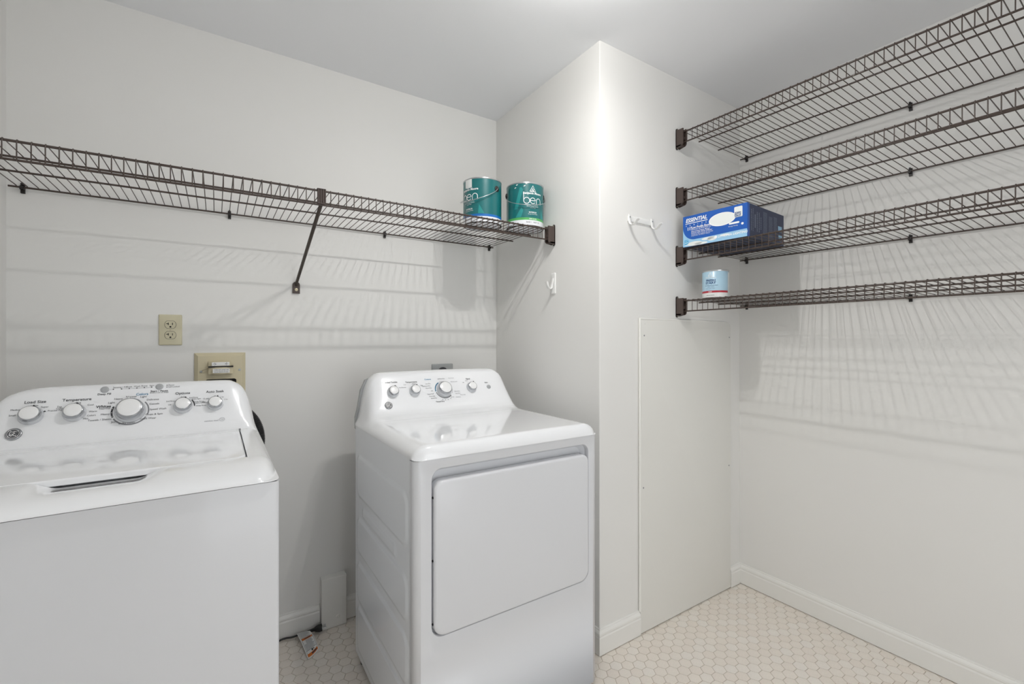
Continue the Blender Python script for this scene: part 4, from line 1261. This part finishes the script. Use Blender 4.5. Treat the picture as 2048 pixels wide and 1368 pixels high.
# face with a rounded opening below
op = rrect(-0.036, 0.066, 0.985, 1.0975, 0.008, 4)
cx_, cz_ = 0.015, 1.041
face_o = []
for x, z in op:
    dx, dz = x - cx_, z - cz_
    k = 1e9
    if dx > 1e-9: k = min(k, (VX1 - 0.012 - cx_) / dx)
    if dx < -1e-9: k = min(k, (VX0 + 0.012 - cx_) / dx)
    if dz > 1e-9: k = min(k, (VZ1 - 0.012 - cz_) / dz)
    if dz < -1e-9: k = min(k, (VZ0 + 0.012 - cz_) / dz)
    face_o.append((cx_ + dx * k, cz_ + dz * k))
m.loft([[(x, yf_, z) for x, z in face_o], [(x, yf_, z) for x, z in op], [(x, Y_BACK - 0.002, z) for x, z in op]], True, False)
frame_fill(m, face_o, VX0 + 0.012, VX1 - 0.012, VZ0 + 0.012, VZ1 - 0.012, yf_)
obj('box_frame', m, 'beige', vb_)
obj('dark_recess', MB().box(-0.0362, 0.0662, Y_BACK - 0.0030, Y_BACK - 0.0012, 0.985, 1.0975), 'dark', vb_)
obj('supply_pipe', MB().tube([(-0.010, Y_BACK - 0.008, 0.99), (-0.010, Y_BACK - 0.008, 1.090)], 0.006, 10).tube([(0.046, Y_BACK - 0.008, 0.99), (0.046, Y_BACK - 0.008, 1.093)], 0.006, 10), 'ink', vb_, smooth=50)
# lever housing : half drum split by a slot
def drum(z0, z1, x0, x1, dep):
    n_ = 14
    out = [(x0, yf_ + 0.001)] + [(x0 + (x1 - x0) * k / n_, yf_ - dep * (0.55 + 0.45 * math.sin(PI * k / n_))) for k in range(n_ + 1)] + [(x1, yf_ + 0.001)]
    return MB().prism(out, z1 - z0, (Vector((0, 0, z0)), Vector((1, 0, 0)), Vector((0, 1, 0)), Vector((0, 0, 1))))
obj('lever_housing', drum(1.1480, 1.1660, -0.026, 0.047, 0.020), 'beige', vb_, smooth=30)
obj('lever_housing', drum(1.1180, 1.1440, -0.026, 0.054, 0.024), 'beige', vb_, smooth=30)
obj('lever_slot', MB().box(-0.026, 0.055, yf_ - 0.021, yf_ + 0.001, 1.1436, 1.1484), 'dark', vb_)
m = MB().box(-0.015, 0.042, yf_ - 0.0222, yf_ - 0.0195, 1.1500, 1.1635)
lb = obj('white_label', m, 'paper', vb_)
m = MB(); pl = lambda x, z: (x, yf_ - 0.0226, z)
for sx, xx in ((-1, -0.011), (1, 0.038)):
    put2d(m, stroke2d([(xx - sx * 0.0065, 1.1612), (xx, 1.1567), (xx - sx * 0.0065, 1.1522), (xx - sx * 0.0060, 1.1612)], 0.0010), pl)
    put2d(m, stroke2d([(xx - sx * 0.0060, 1.1567), (xx - sx * 0.0110, 1.1567)], 0.0016), pl)
obj('arrow_print', m, 'ink', lb, normals=False)
m = MB().box(-0.012, 0.043, yf_ - 0.0255, yf_ - 0.0228, 1.1225, 1.1385)
lb = obj('white_label', m, 'paper', vb_)
m = MB()
for body, z in (('TURN OFF AFTER USE', 1.1338), ('Cerrar despues de usar', 1.1268)):
    vs, fs = text2d(body, 0.0048, 0.01); put2d(m, ([(a + 0.0155, c + z) for a, c in vs], fs), lambda x, z_: (x, yf_ - 0.0258, z_))
obj('label_lettering', m, 'ink', lb, normals=False)
obj('lever_rod', MB().tube([(-0.020, yf_ - 0.018, 1.1455), (-0.034, yf_ - 0.016, 1.1395), (-0.047, yf_ - 0.008, 1.1300)], 0.0014, 8), 'screw', vb_, smooth=50)
for x, z in ((-0.049, 1.1285), (0.0765, 1.1310)):
    obj('frame_screw', MB().lathe([(0.0045, 0), (0.0043, 0.0015), (0.0015, 0.0018)], (x, yf_, z), (0, -1, 0), 14), 'steel', vb_, smooth=40)

# dryer power outlet peeking over the dryer
dx_, dz_ = 0.9555, 1.072
do = thing('dryer_outlet', 'grey steel outlet plate just above the top of the dryer', 'outlet', (dx_, Y_BACK, dz_))
obj('cover_plate', slab_front(MB(), rrect(dx_ - 0.0575, dx_ + 0.0575, dz_ - 0.057, dz_ + 0.057, 0.004, 3), Y_BACK - 0.0003, Y_BACK - 0.0065, 0.003), 'steel', do, smooth=50)
obj('receptacle', MB().lathe([(0.027, 0), (0.027, 0.004), (0.025, 0.006), (0.001, 0.006)], (dx_, Y_BACK - 0.0063, dz_ + 0.0135), (0, -1, 0), 32), 'ink', do, smooth=40)

# ------------------------------------------------------------------ hooks
hk = thing('coat_hook', 'small white single hook stuck to the wall below the long shelf', 'hook', (X_CHASE, 1.605, 1.503))
m = MB(); soft_slab(m, rrect(1.5915, 1.6205, 1.457, 1.551, 0.004, 4), X_CHASE - 0.0003, X_CHASE - 0.006, 0.0025, YZ, 3)
obj('back_plate', m, 'white_plastic', hk, smooth=50)
pts = [(X_CHASE - 0.005, 1.606, 1.5270), (X_CHASE - 0.012, 1.606, 1.500), (X_CHASE - 0.015, 1.606, 1.484), (X_CHASE - 0.022, 1.606, 1.478), (X_CHASE - 0.031, 1.606, 1.4815), (X_CHASE - 0.037, 1.606, 1.491), (X_CHASE - 0.0395, 1.606, 1.504), (X_CHASE - 0.0400, 1.606, 1.510)]
m = MB()
for a, b in zip(pts, pts[1:]): pass
prof_ = [Vector(q) for q in pts]
rings = []
for i, q in enumerate(prof_):
    t = (prof_[min(i + 1, len(prof_) - 1)] - prof_[max(i - 1, 0)]).normalized()
    nrm = Vector((-t.z, 0, t.x)); wv = Vector((0, 1, 0))
    rings.append([q + wv * (0.0085 * math.cos(2 * PI * k / 12)) + nrm * (0.0030 * math.sin(2 * PI * k / 12)) for k in range(12)])
m.loft(rings)
obj('prong', m, 'white_plastic', hk, smooth=60)

dh = thing('double_hook', 'white double hook rail screwed to the wall beside the shelf brackets', 'hook', (1.508, Y_CHASE, 1.750))
m = MB(); soft_slab(m, rrect(1.433, 1.583, 1.7435, 1.7665, 0.002, 3), Y_CHASE - 0.0003, Y_CHASE - 0.006, 0.0025, XZ, 3)
obj('rail', m, 'white_plastic', dh, smooth=50)
for hx_ in (1.4365, 1.5765):
    prof_ = [Vector((hx_, Y_CHASE - 0.0075, 1.7715)), Vector((hx_, Y_CHASE - 0.0080, 1.757)), Vector((hx_, Y_CHASE - 0.0095, 1.7395)), Vector((hx_, Y_CHASE - 0.0155, 1.7290)), Vector((hx_, Y_CHASE - 0.0265, 1.7240)), Vector((hx_, Y_CHASE - 0.038, 1.7275)), Vector((hx_, Y_CHASE - 0.0475, 1.7365)), Vector((hx_, Y_CHASE - 0.0545, 1.7420)), Vector((hx_, Y_CHASE - 0.0610, 1.7430))]
    rings = []
    for i, q in enumerate(prof_):
        t = (prof_[min(i + 1, len(prof_) - 1)] - prof_[max(i - 1, 0)]).normalized()
        nrm = Vector((0, -t.z, t.y)); wv = Vector((1, 0, 0))
        hw = 0.0085 if i < len(prof_) - 1 else 0.0055
        rings.append([q + wv * (hw * math.cos(2 * PI * k / 14)) + nrm * (0.0022 * math.sin(2 * PI * k / 14)) for k in range(14)])
    pr = obj('prong', MB().loft(rings), 'white_plastic', dh, smooth=60)
    obj('screw', MB().lathe([(0.0032, 0), (0.0030, 0.0016), (0.001, 0.0018)], (hx_ + 0.001, Y_CHASE - 0.0095, 1.7605), (0, -1, 0), 10), 'steel', pr, smooth=40)

# ------------------------------------------------------------------ power cord, plug and warning tag on the floor
pc = thing('power_cord', 'black power cord with plug and orange warning tag lying on the floor', 'power cord', (0.30, 2.07, 0))
pts = [(0.02, 1.96, 0.0042), (0.10, 2.02, 0.0042), (0.17, 2.066, 0.006), (0.225, 2.0835, 0.012), (0.265, 2.079, 0.011), (0.30, 2.076, 0.014), (0.325, 2.074, 0.016)]
fine = smooth_tab([(q[0], q[1]) for q in pts], 48); fz = smooth_tab([(q[0], q[2]) for q in pts], 48)
obj('cord', MB().tube([(a[0], a[1], max(0.0040, b[1])) for a, b in zip(fine, fz)], 0.0038, 10), 'black', pc, smooth=60)
m = MB()
a0, a1 = Vector((0.322, 2.0742, 0.0158)), Vector((0.378, 2.064, 0.0215))
ax = (a1 - a0).normalized(); sd = ax.cross(Vector((0, 0, 1))).normalized(); un = sd.cross(ax)
rings = []
for t, wd, hh in ((0, 0.005, 0.005), (0.25, 0.0065, 0.006), (0.45, 0.0075, 0.007), (0.6, 0.013, 0.0115), (0.75, 0.0165, 0.014), (1.0, 0.0165, 0.014)):
    c_ = a0.lerp(a1, t)
    rings.append([c_ + sd * (wd * math.cos(2 * PI * k / 16)) + un * (hh * math.sin(2 * PI * k / 16)) for k in range(16)])
m.loft(rings)
pg = obj('plug', m, 'black', pc, smooth=45)
m = MB()
for s_ in (-0.006, 0.006):
    c_ = a1 + sd * s_ + un * 0.003
    m.loft([[c_ + sd * (0.0008 * i) + un * (0.003 * j) + ax * l for i, j in ((-1, -1), (1, -1), (1, 1), (-1, 1))] for l in (0, 0.015)])
m.tube([a1 - un * 0.006, a1 - un * 0.006 + ax * 0.018], 0.0023, 8)
obj('prong', m, 'can_metal', pg)
TA, TB, TC, TD = Vector((0.281, 2.078, 0)), Vector((0.330, 2.071, 0)), Vector((0.345, 1.950, 0)), Vector((0.298, 1.908, 0))
def tag_pt(u, v, off=0.0):
    q = (TA.lerp(TB, u)).lerp(TD.lerp(TC, u), v)
    z = 0.0195 - 0.012 * v + 0.010 * math.sin(PI * v) * (0.6 + 0.4 * u) - 0.007 * v * v + 0.006 * (u - 0.5) ** 2 * 4 * (v ** 2)
    return (q.x, q.y, z + 0.0006 + off)
us = [k / 10 for k in range(11)]; vs_ = [k / 24 for k in range(25)]
m = MB(); m.grid(lambda u, v: tag_pt(u, v), us, vs_); m.grid(lambda u, v: tag_pt(u, v, -0.0004), us, vs_)
tg = obj('warning_tag', m, 'paper', pc, smooth=60)
def tag_patch(name, mat, boxes, off=0.0003):
    m = MB()
    for (u0, u1, v0, v1) in boxes:
        nu = max(1, int((u1 - u0) * 10)); nv = max(1, int((v1 - v0) * 24))
        m.grid(lambda u, v: tag_pt(u, v, off), [u0 + (u1 - u0) * k / nu for k in range(nu + 1)], [v0 + (v1 - v0) * k / nv for k in range(nv + 1)])
    return obj(name, m, mat, tg)
tag_patch('orange_band', 'orange', [(0.11, 0.93, 0.31, 0.40), (0.08, 0.95, 0.875, 0.965)])
lines = []
random.seed(5)
for v in [0.035 + 0.028 * k for k in range(10)]: lines.append((0.14, 0.14 + random.uniform(0.45, 0.75), v, v + 0.011))
for v in [0.42 + 0.0245 * k for k in range(15)]: lines.append((0.14 + (0.18 if v < 0.55 else 0), 0.14 + random.uniform(0.6, 0.78), v, v + 0.0105))
tag_patch('tag_lettering', 'ink_soft', lines)
tag_patch('tag_border', 'ink', [(0.085, 0.10, 0.02, 0.87), (0.94, 0.955, 0.30, 0.86), (0.10, 0.94, 0.785, 0.793), (0.50, 0.62, 0.80, 0.86), (0.65, 0.72, 0.815, 0.845), (0.30, 0.80, 0.335, 0.372), (0.45, 0.85, 0.90, 0.94)], 0.0006)
